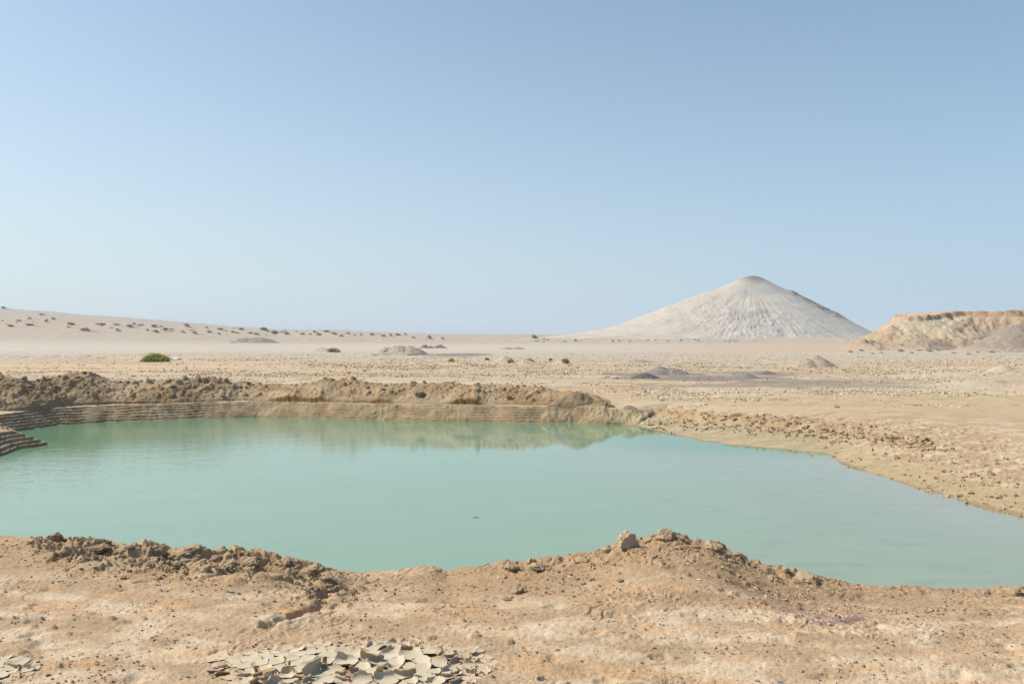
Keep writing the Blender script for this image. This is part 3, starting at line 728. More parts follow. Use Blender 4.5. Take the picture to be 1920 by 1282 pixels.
def bush_mesh(name, seed, n, kind, blade=.3, wid=.02):
    """unit bush: radius 1 in plan, height about .7; stems sweep out and bend, leaves along them"""
    r = np.random.default_rng(seed)
    az = r.uniform(0, 2*math.pi, n); el = np.arcsin(r.uniform(.05, 1, n)**.8)
    rad = r.uniform(.55, 1.0, n)*(1+.18*np.sin(az*3+seed)+.12*np.sin(az*7+2*seed))
    V = []; F = []
    cx = r.uniform(-.35, .35, n); cy = r.uniform(-.35, .35, n)
    for i in range(n):
        dx, dy, dz = math.cos(az[i])*math.cos(el[i]), math.sin(az[i])*math.cos(el[i]), math.sin(el[i])
        tip = np.array([cx[i]*.5+dx*rad[i]*.9, cy[i]*.5+dy*rad[i]*.9, .04+dz*rad[i]*.66])
        rt = tip*(1-blade)+np.array([0, 0, -.02]); rt[2] = max(rt[2], 0) if blade < .9 else 0
        if blade >= .9: rt = np.array([cx[i]*.3, cy[i]*.3, 0])
        side = np.cross(tip-rt, r.normal(size=3)); side = side/np.linalg.norm(side)*wid*r.uniform(.6, 1.3)
        mid = (rt+tip)/2+r.normal(size=3)*.05
        b = len(V); V += [rt-side*.6, rt+side*.6, mid+side, mid-side, tip+side*.2, tip-side*.2]
        F += [(b, b+1, b+2, b+3), (b+3, b+2, b+4, b+5)]
    return make_mesh(name, np.array(V), np.array(F), ML[kind], smooth=False)
def stem_mesh(name, seed, n=9):
    r = np.random.default_rng(seed); V = []; F = []
    for i in range(n):
        a = r.uniform(0, 6.28); tip = np.array([math.cos(a)*.5, math.sin(a)*.5, r.uniform(.2, .45)])
        for k, (p, rr) in enumerate(((np.zeros(3)-[0, 0, .1], .035), (tip*.5+[0, 0, .06], .025), (tip, .008))):
            for j in range(4): V.append(p+rr*np.array([math.cos(j*1.57), math.sin(j*1.57), 0]))
        b = len(V)-12
        for k in range(2):
            for j in range(4): F.append((b+k*4+j, b+k*4+(j+1) % 4, b+k*4+4+(j+1) % 4, b+k*4+4+j))
    return make_mesh(name, np.array(V), np.array(F), ML['dry'], smooth=False)
def put_bush(name, x, y, wpx, hpx, fm, sm, label, group=None, rz=0., sink=.1):
    s = y/FPX; W = wpx*s/2; Hh = hpx*s/.7
    o = obj(name, None, (x, y, gz(x, y)-Hh*sink), rz); o['label'] = label; o['category'] = 'bush'
    if group: o['group'] = group
    f = obj('foliage', fm, s=(W, W, Hh), parent=o)
    if sm: obj('stems', sm, s=(W, W, Hh), parent=o)
    return o
sm0 = stem_mesh('stems', 5)
for (px, py, wp, hp, lab, kind), (x, y), i in zip(BIGSHR, BSP, range(99)):
    fm = bush_mesh('foliage', 20+i, 9000 if i == 0 else 1600, kind, .35 if kind != 'dry' else .95, .016 if i == 0 else .03)
    put_bush('bush', x, y, wp, hp, fm, sm0, lab, rz=0)
FARM = [bush_mesh('foliage', 60+i, 260, k, .5, .055) for i, k in enumerate(('dark', 'dry', 'dark', 'olive', 'dry'))]
SPECIAL = {0: 'wide dark shrub alone low on the far left slope, larger than its neighbours', 1: 'dark rounded shrub standing up near the skyline of the left slope', 21: 'tall dark shrub on the top of the far dune left of the gravel heaps',
           22: 'dark shrub on the right side of the far dune left of the gravel heaps', 35: 'small dark shrub alone on the flat behind the long gravel heap', 38: 'dark green bush on the far plain between the long slope and the mud volcano', 39: 'dark shrub at the left edge right under the skyline'}
for i, ((px, py, wp, hp), (x, y)) in enumerate(zip(SHR, SHP)):
    fm = FARM[_r.integers(0, 5)] if i != 38 else FARM[0]
    if i in SPECIAL: lab, grp = SPECIAL[i], None
    elif px > 1590: lab, grp = 'small dusty shrub in the row at the foot of the flat topped hill', 'shrubs at the foot of the flat topped hill'
    elif px > 990: lab, grp = 'tiny far shrub in the line on the plain in front of the mud volcano', 'shrubs in front of the mud volcano'
    elif px > 540: lab, grp = 'small dark shrub on the far dunes between the left slope and the centre', 'shrubs on the far central dunes'
    else: lab, grp = 'small dark shrub on a sand hummock of the far left slope', 'shrubs on the far left slope'
    put_bush('shrub', x, y, wp*.9, hp*.75, fm, None, lab, grp, _r.uniform(0, 6.28), .05)

# ------------------------------------------------------------------ clods and stones
def ico(sub):
    import bmesh
    b = bmesh.new(); bmesh.ops.create_icosphere(b, subdivisions=sub, radius=1)
    V = np.array([v.co[:] for v in b.verts], f32); F = np.array([[v.index for v in f.verts] for f in b.faces]); b.free(); return V, F
def noise3(V, s, seed): return (P(V[:, 0]*s+seed, V[:, 1]*s, seed)+P(V[:, 1]*s+2.3, V[:, 2]*s+seed, seed+1)+P(V[:, 2]*s+4.1, V[:, 0]*s, seed+2))/1.6
I5 = ico(5); I1 = ico(1)
def clod_mesh(name, seed, c1, c2, sub=I5, sharp=.16, flat=.7, mat=None):
    V, F = sub; r = np.random.default_rng(seed)
    D = V*(1+.28*noise3(V, 1.1, seed))[:, None]
    for _ in range(7):                                       # broken facets
        n = r.normal(size=3); n /= np.linalg.norm(n); d = r.uniform(.62, .9)
        t = D@n; D = D-np.outer(np.maximum(t-d, 0)*.85, n)
    D = D*(1+sharp*.9*noise3(V, 2.6, seed+4)-sharp*.8*np.abs(noise3(V, 5.5, seed+7))-sharp*.5*np.abs(noise3(V, 11, seed+9))+sharp*.22*noise3(V, 24, seed+5))[:, None]
    D[:, 2] *= flat
    n = noise3(V, 2.2, seed+12)
    c = mixc(np.tile(np.array(c1, f32), (len(V), 1)), np.array(c2, f32), ss(-.4, .4, n))*C(.76, .72, .66)
    return make_mesh(name, D, F, mat or M_CLOD, c)
M_CLOD = earth_mat('clod_earth', scales=((3, .1), (14, .12)), bump=((9, .004), (30, .0015)))
# the pale stone on the near mound
x, y = onz(1176, 1036, .06)
y = 6.1; x = U(1176)*y
st = obj('stone', clod_mesh('stone', 301, (.47, .375, .27), (.56, .47, .37), sharp=.2, flat=1.0), (x, y, gz(x, y)+.04), .4, (.092, .085, .09))
st.rotation_euler = (.1, -.12, .4)
tag(st, 'pale upright stone on the crest of the near earth mound', 'stone')
CV = [clod_mesh('clod', 310+i, (.40, .30, .195), (.49, .38, .26), flat=f_) for i, f_ in enumerate((.6, .75, .5, .85, .65, .55))]
CVD = [clod_mesh('clod', 330+i, (.36, .275, .18), (.44, .345, .235), flat=f_, sharp=.26) for i, f_ in enumerate((.55, .7, .5))]
BIG = [  # px, py (centre), width px, label
 (1138, 1030, 26, 'small brown clod left of the pale stone on the mound crest'), (1252, 1008, 44, 'broad pale clod on the very top of the near mound'), (1216, 1014, 30, 'clod just right of the pale stone on the mound top'),
 (1336, 1024, 40, 'clod on the right shoulder of the near mound'), (1385, 1045, 22, 'knobby clod high on the right flank of the near mound'), (1432, 1064, 24, 'jagged clod halfway down the right flank of the near mound'),
 (1474, 1076, 20, 'upright clod low on the right flank of the near mound'), (1512, 1084, 44, 'flat long clod at the foot of the right flank of the near mound'), (1010, 1063, 34, 'crumbly clod left of the near mound on the bank edge'),
 (958, 1066, 30, 'crumbly clod on the bank edge at the centre'), (1095, 1052, 24, 'small clod on the left shoulder of the near mound'),
 (240, 1030, 54, 'big dark clod on the left bank edge, second from the left end'), (185, 1028, 44, 'leftmost big clod of the crumbled bank edge'), (288, 1034, 52, 'tallest dark broken clod of the left bank edge'), (355, 1036, 66, 'broad rounded clod at the right end of the left clod row'),
 (408, 1046, 40, 'clod right of the broad rounded clod on the left bank edge'), (330, 1062, 26, 'clod below the tall broken clod on the left bank'), (432, 1068, 36, 'dark clod on the slope right of the left clod row'), (470, 1066, 40, 'dark clod between the left clod row and the small gully'),
 (590, 1080, 44, 'grey crumbly clod at the head of the small gully'), (618, 1100, 26, 'clod on the right lip of the small gully'), (970, 1106, 30, 'tilted layered clod next to a small hole in the near bank'), (1900, 1106, 34, 'brown clod on the bank edge at the far right'), (1850, 1108, 20, 'small clod left of the brown clod at the far right bank edge'),
 (415, 1250, 22, 'orange clod at the left end of the curled mud patch'), (505, 1262, 40, 'orange brown clod in the lower left of the curled mud patch')]
_c = np.random.default_rng(12)
BH = hits([(b[0], b[1]+b[2]*.15) for b in BIG])
for k, ((px, py, wp, lab), (x, y)) in enumerate(zip(BIG, BH)):
    y = min(y, float(np.interp(x/max(y, 1), CYu, CYv))-.03); x = U(px)*y
    s = wp*y/FPX/2
    pool = CVD if 150 < px < 650 else CV
    o = obj('clod', pool[k % len(pool)], (x, y, gz(x, y)+s*.12), _c.uniform(0, 6.28), (s*1.08, s*_c.uniform(.7, 1.), s*_c.uniform(.7, .95)))
    if px in (505, 415):
        o.data = clod_mesh('clod', 350+k, (.55, .37, .21), (.60, .44, .28))
    tag(o, lab, 'clod')
def scatter_clods(n, fn, label, group, smin, smax, pool, seed, name='clod', sink=.12):
    r = np.random.default_rng(seed); k = 0; guard = 0; pts = []
    while k < n and guard < n*60:
        guard += 1; px, py = fn(r)
        pts.append((px, py)); k += 1
    for (x, y) in hits(pts):
        if y < 9: y = min(y, float(np.interp(x/y, CYu, CYv))-.02)
        s = smin*(smax/smin)**(r.random()**2.2)
        o = obj(name, pool[r.integers(0, len(pool))], (x, y, gz(x, y)+s*sink), r.uniform(0, 6.28), (s*r.uniform(.8, 1.3), s*r.uniform(.7, 1.1), s*r.uniform(.6, 1.)))
        tag(o, label, 'clod', group)
crest = lambda px: float(np.interp(U(px), CRu, CRpy))
def f_left(r):
    px = r.uniform(60, 660); return px, crest(px)+3+abs(r.normal())*32
def f_mid(r):
    px = r.normal(1240, 190); return px, crest(px)+3+abs(r.normal())*26
def f_right(r):
    px = r.uniform(1480, 1920); return px, crest(px)+3+abs(r.normal())*24
def f_all(r): return r.uniform(0, 1920), 1282-170*r.random()**1.3
scatter_clods(80, f_left, 'small dark crumb of earth on the crumbled left bank edge', 'earth crumbs on the left bank edge', .012, .055, CVD+CV[:2], 1)
scatter_clods(60, f_mid, 'small brown earth crumb on the near mound', 'earth crumbs on the near mound', .010, .045, CV, 2)
scatter_clods(25, f_right, 'small pale earth crumb on the right end of the near bank', 'earth crumbs at the right near bank', .008, .035, CV, 3)
scatter_clods(55, f_all, 'tiny stone lying on the sandy foreground', 'tiny stones on the sandy foreground', .004, .014, CVD+CV, 4, 'pebble')
def f_far(r):
    px = r.uniform(5, 1130); return px, float(np.interp(px, SPX, SPY))
def far_clods():
    r = np.random.default_rng(9)
    bank = bpy.data.objects['earth_bank'].data
    co = np.empty(len(bank.vertices)*3, f32); bank.vertices.foreach_get('co', co); co = co.reshape(-1, 3)
    sel = co[(co[:, 2] > PLAIN+.15) & (np.abs(co[:, 0]/co[:, 1]) < .66)]
    for i in range(34):
        p = sel[r.integers(0, len(sel))]; s = .05*(4)**(r.random()**1.6)
        o = obj('clod', (CVD+CV)[r.integers(0, 9)], (p[0], p[1], p[2]+s*.15), r.uniform(0, 6.28), (s*r.uniform(.8, 1.4), s, s*r.uniform(.6, 1.)))
        tag(o, 'earth lump lying on the brown far bank', 'clod', 'earth lumps on the far bank')
far_clods()
def ledge_clods():
    r = np.random.default_rng(19); lp = [(1195, 770), (1300, 777), (1400, 785), (1500, 793), (1600, 801), (1730, 822)]
    for k in range(50):
        px = 1200+(r.random()**.9)*560; py = np.interp(px, [p[0] for p in lp], [p[1] for p in lp])+r.normal(0, 3.5)
        (x, y), = [onz(px, py, -.62)]; s = .035*(3.6)**(r.random()**1.5)
        o = obj('clod', (CVD+CV)[r.integers(0, 9)], (x, y, gz(x, y)+s*.1), r.uniform(0, 6.28), (s*r.uniform(.9, 1.8), s, s*r.uniform(.5, .9)))
        tag(o, 'brown earth lump on the crumbly ledge along the right bank', 'clod', 'earth lumps on the right ledge')
    for k in range(24):
        px = r.uniform(1570, 1930); py = np.interp(px, [1570, 1930], [835, 900])+r.uniform(-20, 55)
        (x, y), = hits([(px, py)]); s = .02*(3)**(r.random()**1.8)
        o = obj('clod', (CVD+CV)[r.integers(0, 9)], (x, y, gz(x, y)+s*.1), r.uniform(0, 6.28), (s*r.uniform(.9, 1.6), s, s*r.uniform(.5, .9)))
        tag(o, 'small earth lump on the crusty ground of the right shore', 'clod', 'earth lumps on the right shore')
ledge_clods()
# grains and pebbles too many to count, near bank
def merged(name, P3, S, cols, seed, base=I1, mat=None, flat=(.35, .8), **kw):
    V0, F0 = base; r = np.random.default_rng(seed); n = len(P3); m = len(V0)
    a = r.uniform(0, 6.28, n); ca, sa = np.cos(a), np.sin(a)
    jit = 1+.35*r.normal(size=(n, m)).clip(-1.3, 1.3)
    L = V0[None]*jit[..., None]*np.stack([np.ones(n), r.uniform(.55, 1, n), r.uniform(*flat, n)], -1)[:, None]
    ti = r.normal(0, .35, n); L2 = L.copy(); L2[..., 2] = L[..., 2]*np.cos(ti)[:, None]+L[..., 0]*np.sin(ti)[:, None]
    x = L2[..., 0]*ca[:, None]-L2[..., 1]*sa[:, None]; y = L2[..., 0]*sa[:, None]+L2[..., 1]*ca[:, None]
    W = np.stack([x, y, L2[..., 2]], -1)*S[:, None, None]+P3[:, None]
    F = (F0[None]+(np.arange(n)*m)[:, None, None]).reshape(-1, 3)
    c = np.repeat(cols, m, 0)
    return tag(obj(name, make_mesh(name, W.reshape(-1, 3), F, mat or M_PLAINCOL, c, smooth=False)), kind='stuff', **kw)
M_PLAINCOL = earth_mat('stone_chips', scales=((20, .1),), bump=())
def gravel():
    r = np.random.default_rng(77)
    n = 42000; y = 3.4+3.3*r.random(n)**.9; x = (r.uniform(-.72, .72, n))*y
    dens = 1.5*fbm(x*1.7, y*2.6, 4, 700, .6)-.27+.5*ss(-1.2, -.3, y-6.4)+.3*ss(-.1, .1, x/y)
    k = (dens+r.normal(0, .25, n) > .05) & (patch(x, y) < .05) & (y < np.interp(x/y, CYu, CYv)-.01); x, y = x[k], y[k]
    z = ground(x, y); s = .0014*(9)**(r.random(len(x))**3.2)
    t = r.random(len(x))[:, None]; c = lerp(np.array([.34, .25, .165]), np.array([.56, .46, .35]), t)
    c = np.where(r.random(len(x))[:, None] < .02, [.22, .18, .14], c)*np.array([.74, .70, .64])
    merged('gravel', np.stack([x, y, z+s*.25], -1), s, c, 5)
gravel()
def crumbs():
    r = np.random.default_rng(91); PX = []; PY = []; S = []; T = []
    def add(px, py, a, b, dark, flat=None): PX.extend(px); PY.extend(py); S.extend(a*(b/a)**(r.random(len(px))**2.2)); T.extend([dark]*len(px))
    n = 1500; px = r.uniform(50, 670, n); add(px, np.interp(U(px), CRu, CRpy)+2+np.abs(r.normal(size=n))*24, .006, .026, 1)
    n = 1100; px = r.normal(1230, 190, n); add(px, np.interp(U(px), CRu, CRpy)+2+np.abs(r.normal(size=n))*30, .004, .020, 0)
    n = 700; px = r.uniform(1450, 1920, n); add(px, np.interp(U(px), CRu, CRpy)+2+np.abs(r.normal(size=n))*20, .004, .016, 0)
    n = 600; q = r.uniform(0, 1920, n); add(q, 1282-185*r.random(n), .003, .010, 0)
    px = np.array(PX); py = np.array(PY); u = U(px)
    y = (EYE+.0)*FPX/(py-HZ); y = np.minimum(y, np.interp(u, CYu, CYv)-.01); x = u*y
    keep = fbm(x*1.5+3, y*2.5, 3, 720)+r.normal(0, .2, len(x)) > -.05
    # ledge and crusted ground of the right shore
    m = 800; q = r.uniform(1215, 1750, m); lp = [(1195, 770), (1300, 777), (1400, 785), (1500, 793), (1600, 801), (1760, 826)]
    lx, ly = onz(q, np.interp(q, [p[0] for p in lp], [p[1] for p in lp])+r.normal(0, 4.0, m), -.62)
    m2 = 1900; q = r.uniform(1560, 1980, m2); rx, ry = onz(q, np.interp(q, [1560, 1980], [838, 905])+r.uniform(-38, 60, m2), -.68)
    k2 = fbm(rx*1.1, ry*2, 3, 725)+r.normal(0, .2, m2) > .0
    X = np.concatenate([x[keep], lx, rx[k2]]); Y = np.concatenate([y[keep], ly, ry[k2]])
    S2 = np.concatenate([np.array(S)[keep], .012*(6)**(r.random(m)**2), .010*(5)**(r.random(k2.sum())**2.2)])
    D = np.concatenate([np.array(T)[keep], np.full(m, .35), np.zeros(k2.sum())])[:, None]
    t = r.random(len(X))[:, None]; c = lerp(lerp(np.array([.30, .21, .125]), np.array([.40, .295, .19]), t), lerp(np.array([.24, .165, .10]), np.array([.33, .24, .15]), t), D)
    merged('earth_crumbs', np.stack([X, Y, ground(X, Y)+S2*.2], -1), S2, c, 8, base=ico(2), flat=(.5, .95), label='countless small crumbs of dry earth along the pond banks')
crumbs()
def rubble():
    r = np.random.default_rng(78)
    n = 150000; y = 25*np.exp(r.random(n)*math.log(105/25)); x = r.uniform(-.75, .75, n)*y
    px = x/y*FPX+CX; py = HZ+2.25*FPX/y
    d = .8*fbm(x*.10, y*.20, 4, 710)+.75*fbm(x*.45, y*.8, 3, 712)-.06
    right = ss(1100, 1300, px)
    lim = lerp(.12, -.02, ss(30, 45, y)*(1-ss(60, 90, y)))
    left = (1-ss(150, 420, px))*ss(706, 690, py)*0
    w = d+.12*r.normal(size=n) > lim+.10*(1-ss(200, 600, px))+.25*ss(1750, 1920, px)*(y < 40)
    sd = np.full(n, 9., f32); nn = y < 34
    s_, (w_, *_q) = lake(x[nn].astype(f32), y[nn].astype(f32)); sd[nn] = s_-w_*1.25
    behind = np.where(px < 1180, y > 31.5, True)
    k = w & (sd > .25) & behind & (r.random(n) < lerp(1., .45, ss(60, 105, y)))
    # clear of the dark sand and the painted heap shadow
    for (qx, qy, sx, sy) in ((1240, 702, 95, 5), (1350, 710, 150, 7), (1510, 717, 120, 4), (1420, 700, 90, 5), (862, 665, 80, 4)):
        k &= ~((np.abs(px-qx) < sx) & (np.abs(py-qy) < sy) & (r.random(n) < .85))
    k &= ~((px < 560) & (py > 676) & (py < 696) & (r.random(n) < .8))
    x, y = x[k], y[k]; m = len(x)
    z = ground(x.astype(f32), y.astype(f32)); s = (.020*(4.2)**(r.random(m)**1.9))*lerp(.8, 1.25, ss(30, 60, y))
    t = r.random(m)[:, None]; c = lerp(np.array([.37, .285, .18]), np.array([.56, .48, .345]), t)
    c = np.where(r.random(m)[:, None] < .10, [.25, .185, .115], c)
    merged('rubble', np.stack([x, y, z+s*.22], -1), s, c, 6, flat=(.3, .6))
rubble()

# ------------------------------------------------------------------ curled mud flakes
def clip_poly(poly, n, d):
    out = []
    for i in range(len(poly)):
        a, b = poly[i], poly[(i+1) % len(poly)]; da, db = a@n-d, b@n-d
        if da <= 0: out.append(a)
        if (da < 0 < db) or (db < 0 < da): out.append(a+(b-a)*(da/(da-db)))
    return out
M_FLAKE = earth_mat('mud_flake', scales=((12, .05), (90, .06)), bump=((220, .0012),), rough=.9)
def flakes():
    r = np.random.default_rng(21); pts = []
    for (cx, cy), rx, ry, want, dmin in ((PATCH_C, .95, .56, 900, .066), (PATCH_L, .40, .33, 300, .055)):
        for _ in range(want*12):
            p = np.array([cx+r.uniform(-rx, rx), cy+r.uniform(-ry, ry)])
            q = patch(np.array([p[0]]), np.array([p[1]]))[0]
            if q < -.09: continue
            dm = dmin*(.46+.9*min(max(q, 0), .6))*r.uniform(.6, 1.6)
            if all(np.hypot(*(p-o)) > (dm+do)*.5*1.25 for o, do in pts): pts.append((p, dm))
    P2 = np.array([p for p, _ in pts]); cnt = 0
    for i, p in enumerate(P2):
        d2 = np.hypot(*(P2-p).T); nb = np.argsort(d2)[1:14]
        R0 = min(.13, pts[i][1]*1.6)
        poly = [np.array([math.cos(a), math.sin(a)])*R0*r.uniform(.55, 1.15) for a in np.linspace(0, 2*math.pi, 11)[:-1]]
        for j in nb:
            n = P2[j]-p; L = np.linalg.norm(n); n = n/L
            poly = clip_poly(poly, n, L*(.5+.12*(pts[i][1]-pts[j][1])/(pts[i][1]+pts[j][1])*2)-.0012)
            if len(poly) < 3: break
        if len(poly) < 3: continue
        poly = np.array(poly)
        # organic outline: resample and wobble
        per = np.concatenate([poly, poly[:1]]); seg = np.hypot(*np.diff(per, axis=0).T); cl = np.concatenate([[0], np.cumsum(seg)])
        if cl[-1] < .05: continue
        NB = 56; tt = np.linspace(0, cl[-1], NB, endpoint=False)
        B = np.stack([np.interp(tt, cl, per[:, 0]), np.interp(tt, cl, per[:, 1])], -1)
        B = (np.roll(B, 1, 0)+B*6+np.roll(B, -1, 0))/8
        wob = P(B[:, 0]*45+i, B[:, 1]*45, 5)*.0050+P(B[:, 0]*130+i, B[:, 1]*130, 6)*.0032
        B = B*(1+wob/np.maximum(np.hypot(*B.T), .01))[:, None]
        NR = 13; rr = np.linspace(0, 1, NR)**.8
        G = rr[:, None, None]*B[None]                        # rings
        wp = G+p
        q = float(patch(np.array([p[0]]), np.array([p[1]]))[0])
        # bending
        flatz = (p[0] < PATCH_C[0]-.18 and p[1] > PATCH_C[1]-.05) or q < .06
        Z = np.zeros(G.shape[:2]); XY = G.copy()
        kind = 'flat'
        nb_ = r.integers(1, 3)
        amt = (r.uniform(.0, .5) if flatz else r.uniform(.3, 1.3))
        if not flatz and r.random() < .40: amt = r.uniform(1.4, 2.6)
        size = np.hypot(*B.T).mean()
        for b in range(nb_):
            ang = r.uniform(.2, 2.9) if r.random() < .6 else r.uniform(0, 6.28)
            n = np.array([math.cos(ang), math.sin(ang)])
            Rb = size*r.uniform(.42, .7)/max(amt, .3)*(1 if b == 0 else 1.5)
            t0 = size*(r.uniform(-.45, .1) if amt > 1.3 else r.uniform(.0, .55)); s = XY@n; e = np.maximum(s-t0, 0)
            th = np.minimum(e/Rb, 4.2)
            nn = np.where(e > 0, t0+Rb*np.sin(th), s); XY = XY+(nn-s)[..., None]*n
            Z = Z+np.where(e > 0, Rb*(1-np.cos(th)), 0)
        if amt > 1.3: kind = 'rolled'
        elif amt > .35: kind = 'curled'
        # general dish
        Z = Z+(.05 if not flatz else .015)*size*(rr**2)[:, None]
        T = .0028
        top = np.concatenate([XY, Z[..., None]], -1)
        # normals by finite differences
        du = np.gradient(top, axis=0); dv = (np.roll(top, -1, 1)-np.roll(top, 1, 1))
        N = np.cross(du, dv); ln = np.linalg.norm(N, axis=-1, keepdims=True); N = np.where(ln > 1e-9, N/np.maximum(ln, 1e-12), [0, 0, 1.])
        N[0] = N[1].mean(0)/np.linalg.norm(N[1].mean(0))
        bot = top-N*T
        nv = NR*NB
        Vv = np.concatenate([top.reshape(-1, 3), bot.reshape(-1, 3)])
        f = grid_faces(NR, NB, True); e = (NR-1)*NB+np.arange(NB); e2 = (NR-1)*NB+(np.arange(NB)+1) % NB
        rim = np.stack([e, e2, e2+nv, e+nv], -1)[:, ::-1]
        F = np.concatenate([f, f[:, ::-1]+nv, rim[:, ::-1]])
        tone = r.uniform(-.02, .02)
        ct = np.tile(lerp(np.array([.46, .34, .225]), np.array([.46, .385, .275]), float(np.clip(q*4+.3, .15, 1)))+tone, (nv, 1)); cb = np.tile(np.array([.34, .24, .15])+tone, (nv, 1))
        me = make_mesh('mud_flake', Vv, F, M_FLAKE, np.concatenate([ct, cb]))
        me.validate()
        z0 = gz(p[0], p[1])+.0005+.007*min(max(q*3, 0), 1)+r.uniform(0, .003)
        o = obj('mud_flake', me, (p[0], p[1], z0))
        if kind != 'flat': o.rotation_euler = (r.normal(0, .07), r.normal(0, .07), 0)
        left = p[0] < -1.9
        where = 'in the bottom left corner patch' if left else 'in the large cracked patch'
        adj = {'flat': 'nearly flat pale mud flake', 'curled': 'pale mud flake with an upturned edge', 'rolled': 'tightly rolled pale mud flake showing its brown underside'}[kind]
        tag(o, adj+' '+where, 'mud flake', kind+' mud flakes '+('of the small corner patch' if left else 'of the central patch')); cnt += 1
    print('flakes', cnt)
flakes()

def shards():
    r = np.random.default_rng(88); n = 9000
    x = PATCH_C[0]+r.uniform(-1.2, 1.2, n); y = PATCH_C[1]+r.uniform(-.7, .7, n)
    x[:2500] = PATCH_L[0]+r.uniform(-.6, .6, 2500); y[:2500] = PATCH_L[1]+r.uniform(-.5, .5, 2500)
    q = patch(x, y); k = (q > -.32) & (r.random(n) < np.exp(-(np.maximum(np.abs(q-.0)-.06, 0)/.13)**2)*.8) & (y > 3.5); x, y = x[k], y[k]
    z = ground(x, y); s = .004*(4.2)**(r.random(len(x))**1.6)
    t = r.random(len(x))[:, None]; c = lerp(np.array([.34, .25, .165]), np.array([.44, .37, .28]), t)
    merged('mud_fragments', np.stack([x, y, z+s*.15], -1), s, c, 15, flat=(.12, .35), label='small broken mud fragments around the cracked mud patches')
shards()

# ------------------------------------------------------------------ small things
def tube(name, pts, r0, r1, mat, seg=6):
    pts = np.array(pts, float); V = []; n = len(pts)
    for i, p in enumerate(pts):
        t = pts[min(i+1, n-1)]-pts[max(i-1, 0)]; t /= np.linalg.norm(t)
        a = np.cross(t, [.3, .2, .93]); a /= np.linalg.norm(a); b = np.cross(t, a); rr = lerp(r0, r1, i/(n-1))
        for j in range(seg): V.append(p+rr*(a*math.cos(j*2*math.pi/seg)+b*math.sin(j*2*math.pi/seg)))
    return np.array(V), grid_faces(n, seg, True)
M_TWIG = leaf_mat('grey_twig', (.30, .26, .23)); M_PURP = leaf_mat('purple_debris', (.30, .20, .175))
def twig_plant():
    (x, y), = hits([(1244, 1279)]); r = np.random.default_rng(4); z = gz(x, y)
    o = obj('dry_twig_plant', None, (x, y-.05, z)); tag(o, 'dry grey twiggy plant at the bottom edge right of centre', 'plant')
    for k in range(9):
        a = r.uniform(.5, 2.7) if k % 2 else r.uniform(0, 6.28); L = r.uniform(.05, .12)
        p = [np.array([0, 0, -.01])]; d = np.array([math.cos(a)*.8, math.sin(a)*.3, .75])
        for i in range(6):
            d = d+r.normal(0, .18, 3); p.append(p[-1]+d/np.linalg.norm(d)*L/6)
        V, F = tube('twig', p, .0018, .0006, None)
        tw = obj('twig', make_mesh('twig', V, F, M_TWIG), parent=o)
        V2, F2 = tube('side_twig', [p[3], p[3]+np.array([r.normal(0, .02), r.normal(0, .02), .03])], .0009, .0004, None)
        obj('side_twig', make_mesh('side_twig', V2, F2, M_TWIG), parent=tw)
twig_plant()
def stick(px, py, p, r0, label, mat, name='stick', z=None, cat='stick'):
    (x, y), = hits([(px, py)]) if z is None else (onz(px, py, z),)
    zz = gz(x, y) if z is None else z
    V, F = tube(name, p, r0, r0*.5, None)
    tag(obj(name, make_mesh(name, V, F, mat), (x, y, zz)), label, cat)
stick(686, 1078, [(0, 0, -.01), (.001, 0, .02), (-.001, .002, .045)], .0012, 'thin upright reed stalk on the bank edge left of centre', M_TWIG)
stick(893, 971, [(-.045, 0, .002), (-.015, .01, .006), (.01, .0, .014), (.035, -.01, .004)], .006, 'small dark stick floating in the middle of the pond', leaf_mat('wet_wood', (.09, .075, .06)), z=WL)
stick(1905, 1262, [(0, 0, .003), (-.015, .03, .012), (-.03, .06, .02)], .002, 'white splinter lying on the sand near the bottom right corner', leaf_mat('pale_wood', (.6, .58, .55)))
def scrap(px, py, s, c, label, seed, rough=.5):
    """crumpled scrap of plastic film with thickness"""
    (x, y), = hits([(px, py)]); r = np.random.default_rng(seed); n = 14
    g_ = np.linspace(-1, 1, n); X, Y = np.meshgrid(g_, g_); Zz = .45*fbm(X*1.2+seed, Y*1.2, 3, seed)+.3*np.abs(P(X*2, Y*2, seed))
    X = X*(1+.3*P(X, Y, seed+1)); Y = Y*.6*(1+.3*P(X, Y, seed+2))
    V = np.stack([X, Y, Zz+.2], -1).reshape(-1, 3)*s; f = grid_faces(n, n)
    m = leaf_mat('plastic_film', c); m.node_tree.nodes['Principled BSDF'].inputs['Roughness'].default_value = rough
    V = np.concatenate([V, V-[0, 0, s*.05]]); e = np.concatenate([np.arange(n), np.arange(1, n)*n+n-1, (n-1)*n+np.arange(n-2, -1, -1), np.arange(n-2, 0, -1)*n])
    e2 = np.roll(e, -1); nv = n*n
    F = np.concatenate([f, f[:, ::-1]+nv, np.stack([e, e+nv, e2+nv, e2], -1)])
    tag(obj('plastic_scrap', make_mesh('plastic_scrap', V, F, m), (x, y, gz(x, y)), r.uniform(0, 3)), label, 'litter')
scrap(1068, 1082, .02, (.50, .53, .62), 'small blue white scrap of litter on the left slope of the near mound', 1)
scrap(1290, 1058, .012, (.8, .8, .78), 'tiny white scrap on the near mound slope', 2)
scrap(1310, 1090, .013, (.75, .72, .68), 'tiny white scrap lower on the near mound slope', 3)
scrap(1463, 1280, .012, (.12, .2, .5), 'tiny blue scrap at the bottom edge', 4)
scrap(515, 1274, .018, (.8, .8, .78), 'white shell like scrap beside the orange clod in the curled mud', 5)
scrap(934, 1084, .014, (.55, .5, .5), 'small grey scrap on the bank left of the near mound', 6)
scrap(620, 697, .22, (.6, .6, .6), 'white scrap of litter on the plain behind the far bank', 7)
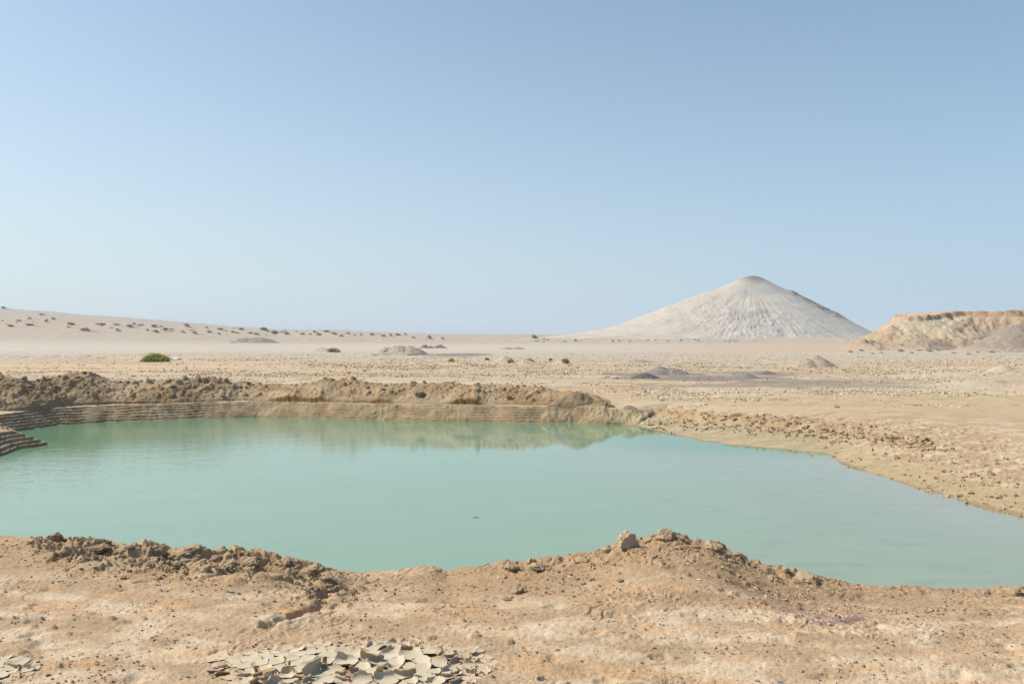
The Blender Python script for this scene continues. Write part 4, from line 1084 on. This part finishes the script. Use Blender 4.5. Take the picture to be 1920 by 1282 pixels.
scrap(686, 696, .24, (.5, .5, .5), 'pale grey scrap of litter on the plain, right of the white one', 8)
scrap(174, 681, .18, (.75, .75, .75), 'white scrap of litter left of the bright green bush', 9)
scrap(330, 675, .4, (.66, .66, .66), 'pale low scrap just right of the bright green bush', 10)
def debris():
    """dry purplish plant bits washed into a curved strip"""
    r = np.random.default_rng(31); V = []; F = []; n = 2600
    path = [(1395, 1092), (1440, 1115), (1480, 1140), (1515, 1165), (1545, 1180), (1580, 1178), (1608, 1170), (1600, 1160)]
    pa = np.array(path, float); q = r.random(n)**.9*(len(path)-1); i = np.minimum(q.astype(int), len(path)-2); t = (q-i)[:, None]
    c = pa[i]*(1-t)+pa[i+1]*t+r.normal(0, 1, (n, 2))*np.where(q[:, None] < 2, [26, 12], np.where(q[:, None] < 4.3, [20, 8], [10, 3]))
    x = []; y = []
    for k in range(n):
        yy = (EYE+.04)*FPX/(c[k, 1]-HZ); x.append(U(c[k, 0])*yy); y.append(yy)
    x = np.array(x); y = np.array(y); z = ground(x, y)
    for k in range(n):
        a = r.uniform(0, 6.28); L = r.uniform(.004, .014); b = len(V); s = r.uniform(.0008, .0016)
        d = np.array([math.cos(a), math.sin(a), r.uniform(-.2, .5)])*L; o = np.array([x[k], y[k], z[k]+.002]); e = np.array([-math.sin(a), math.cos(a), 0])*s
        mid = o+d*.5+[0, 0, L*.3]
        V += [o-e, o+e, mid+e, mid-e, o+d+e, o+d-e, o+[0, 0, s], mid+[0, 0, s*1.5], o+d+[0, 0, s]]
        F += [(b, b+6, b+7, b+3), (b+6, b+1, b+2, b+7), (b+3, b+7, b+8, b+5), (b+7, b+2, b+4, b+8)]
    tag(obj('plant_debris', make_mesh('plant_debris', np.array(V), np.array(F), M_PURP, smooth=False)), 'strip of dry purplish plant bits on the sand right of the near mound', 'plant debris', kind='stuff')
debris()

# ------------------------------------------------------------------ haze in the air
def haze():
    x0, x1, y0, y1, z0, z1 = -90000, 90000, -80, 6100, -14, 48
    V = [(x0, y0, z0), (x1, y0, z0), (x1, y1, z0), (x0, y1, z0), (x0, y0, z1), (x1, y0, z1), (x1, y1, z1), (x0, y1, z1)]
    F = [(0, 3, 2, 1), (4, 5, 6, 7), (0, 1, 5, 4), (1, 2, 6, 5), (2, 3, 7, 6), (3, 0, 4, 7)]
    m = bpy.data.materials.new('pale_haze'); m.use_nodes = True; t = m.node_tree
    t.nodes.remove(t.nodes['Principled BSDF'])
    v = t.nodes.new('ShaderNodeVolumePrincipled'); v.inputs['Color'].default_value = (.86, .92, 1, 1); v.inputs['Density'].default_value = .00028
    t.links.new(v.outputs[0], t.nodes['Material Output'].inputs['Volume'])
    tag(obj('haze', make_mesh('haze', V, F, m, smooth=False)), kind='stuff')
haze()
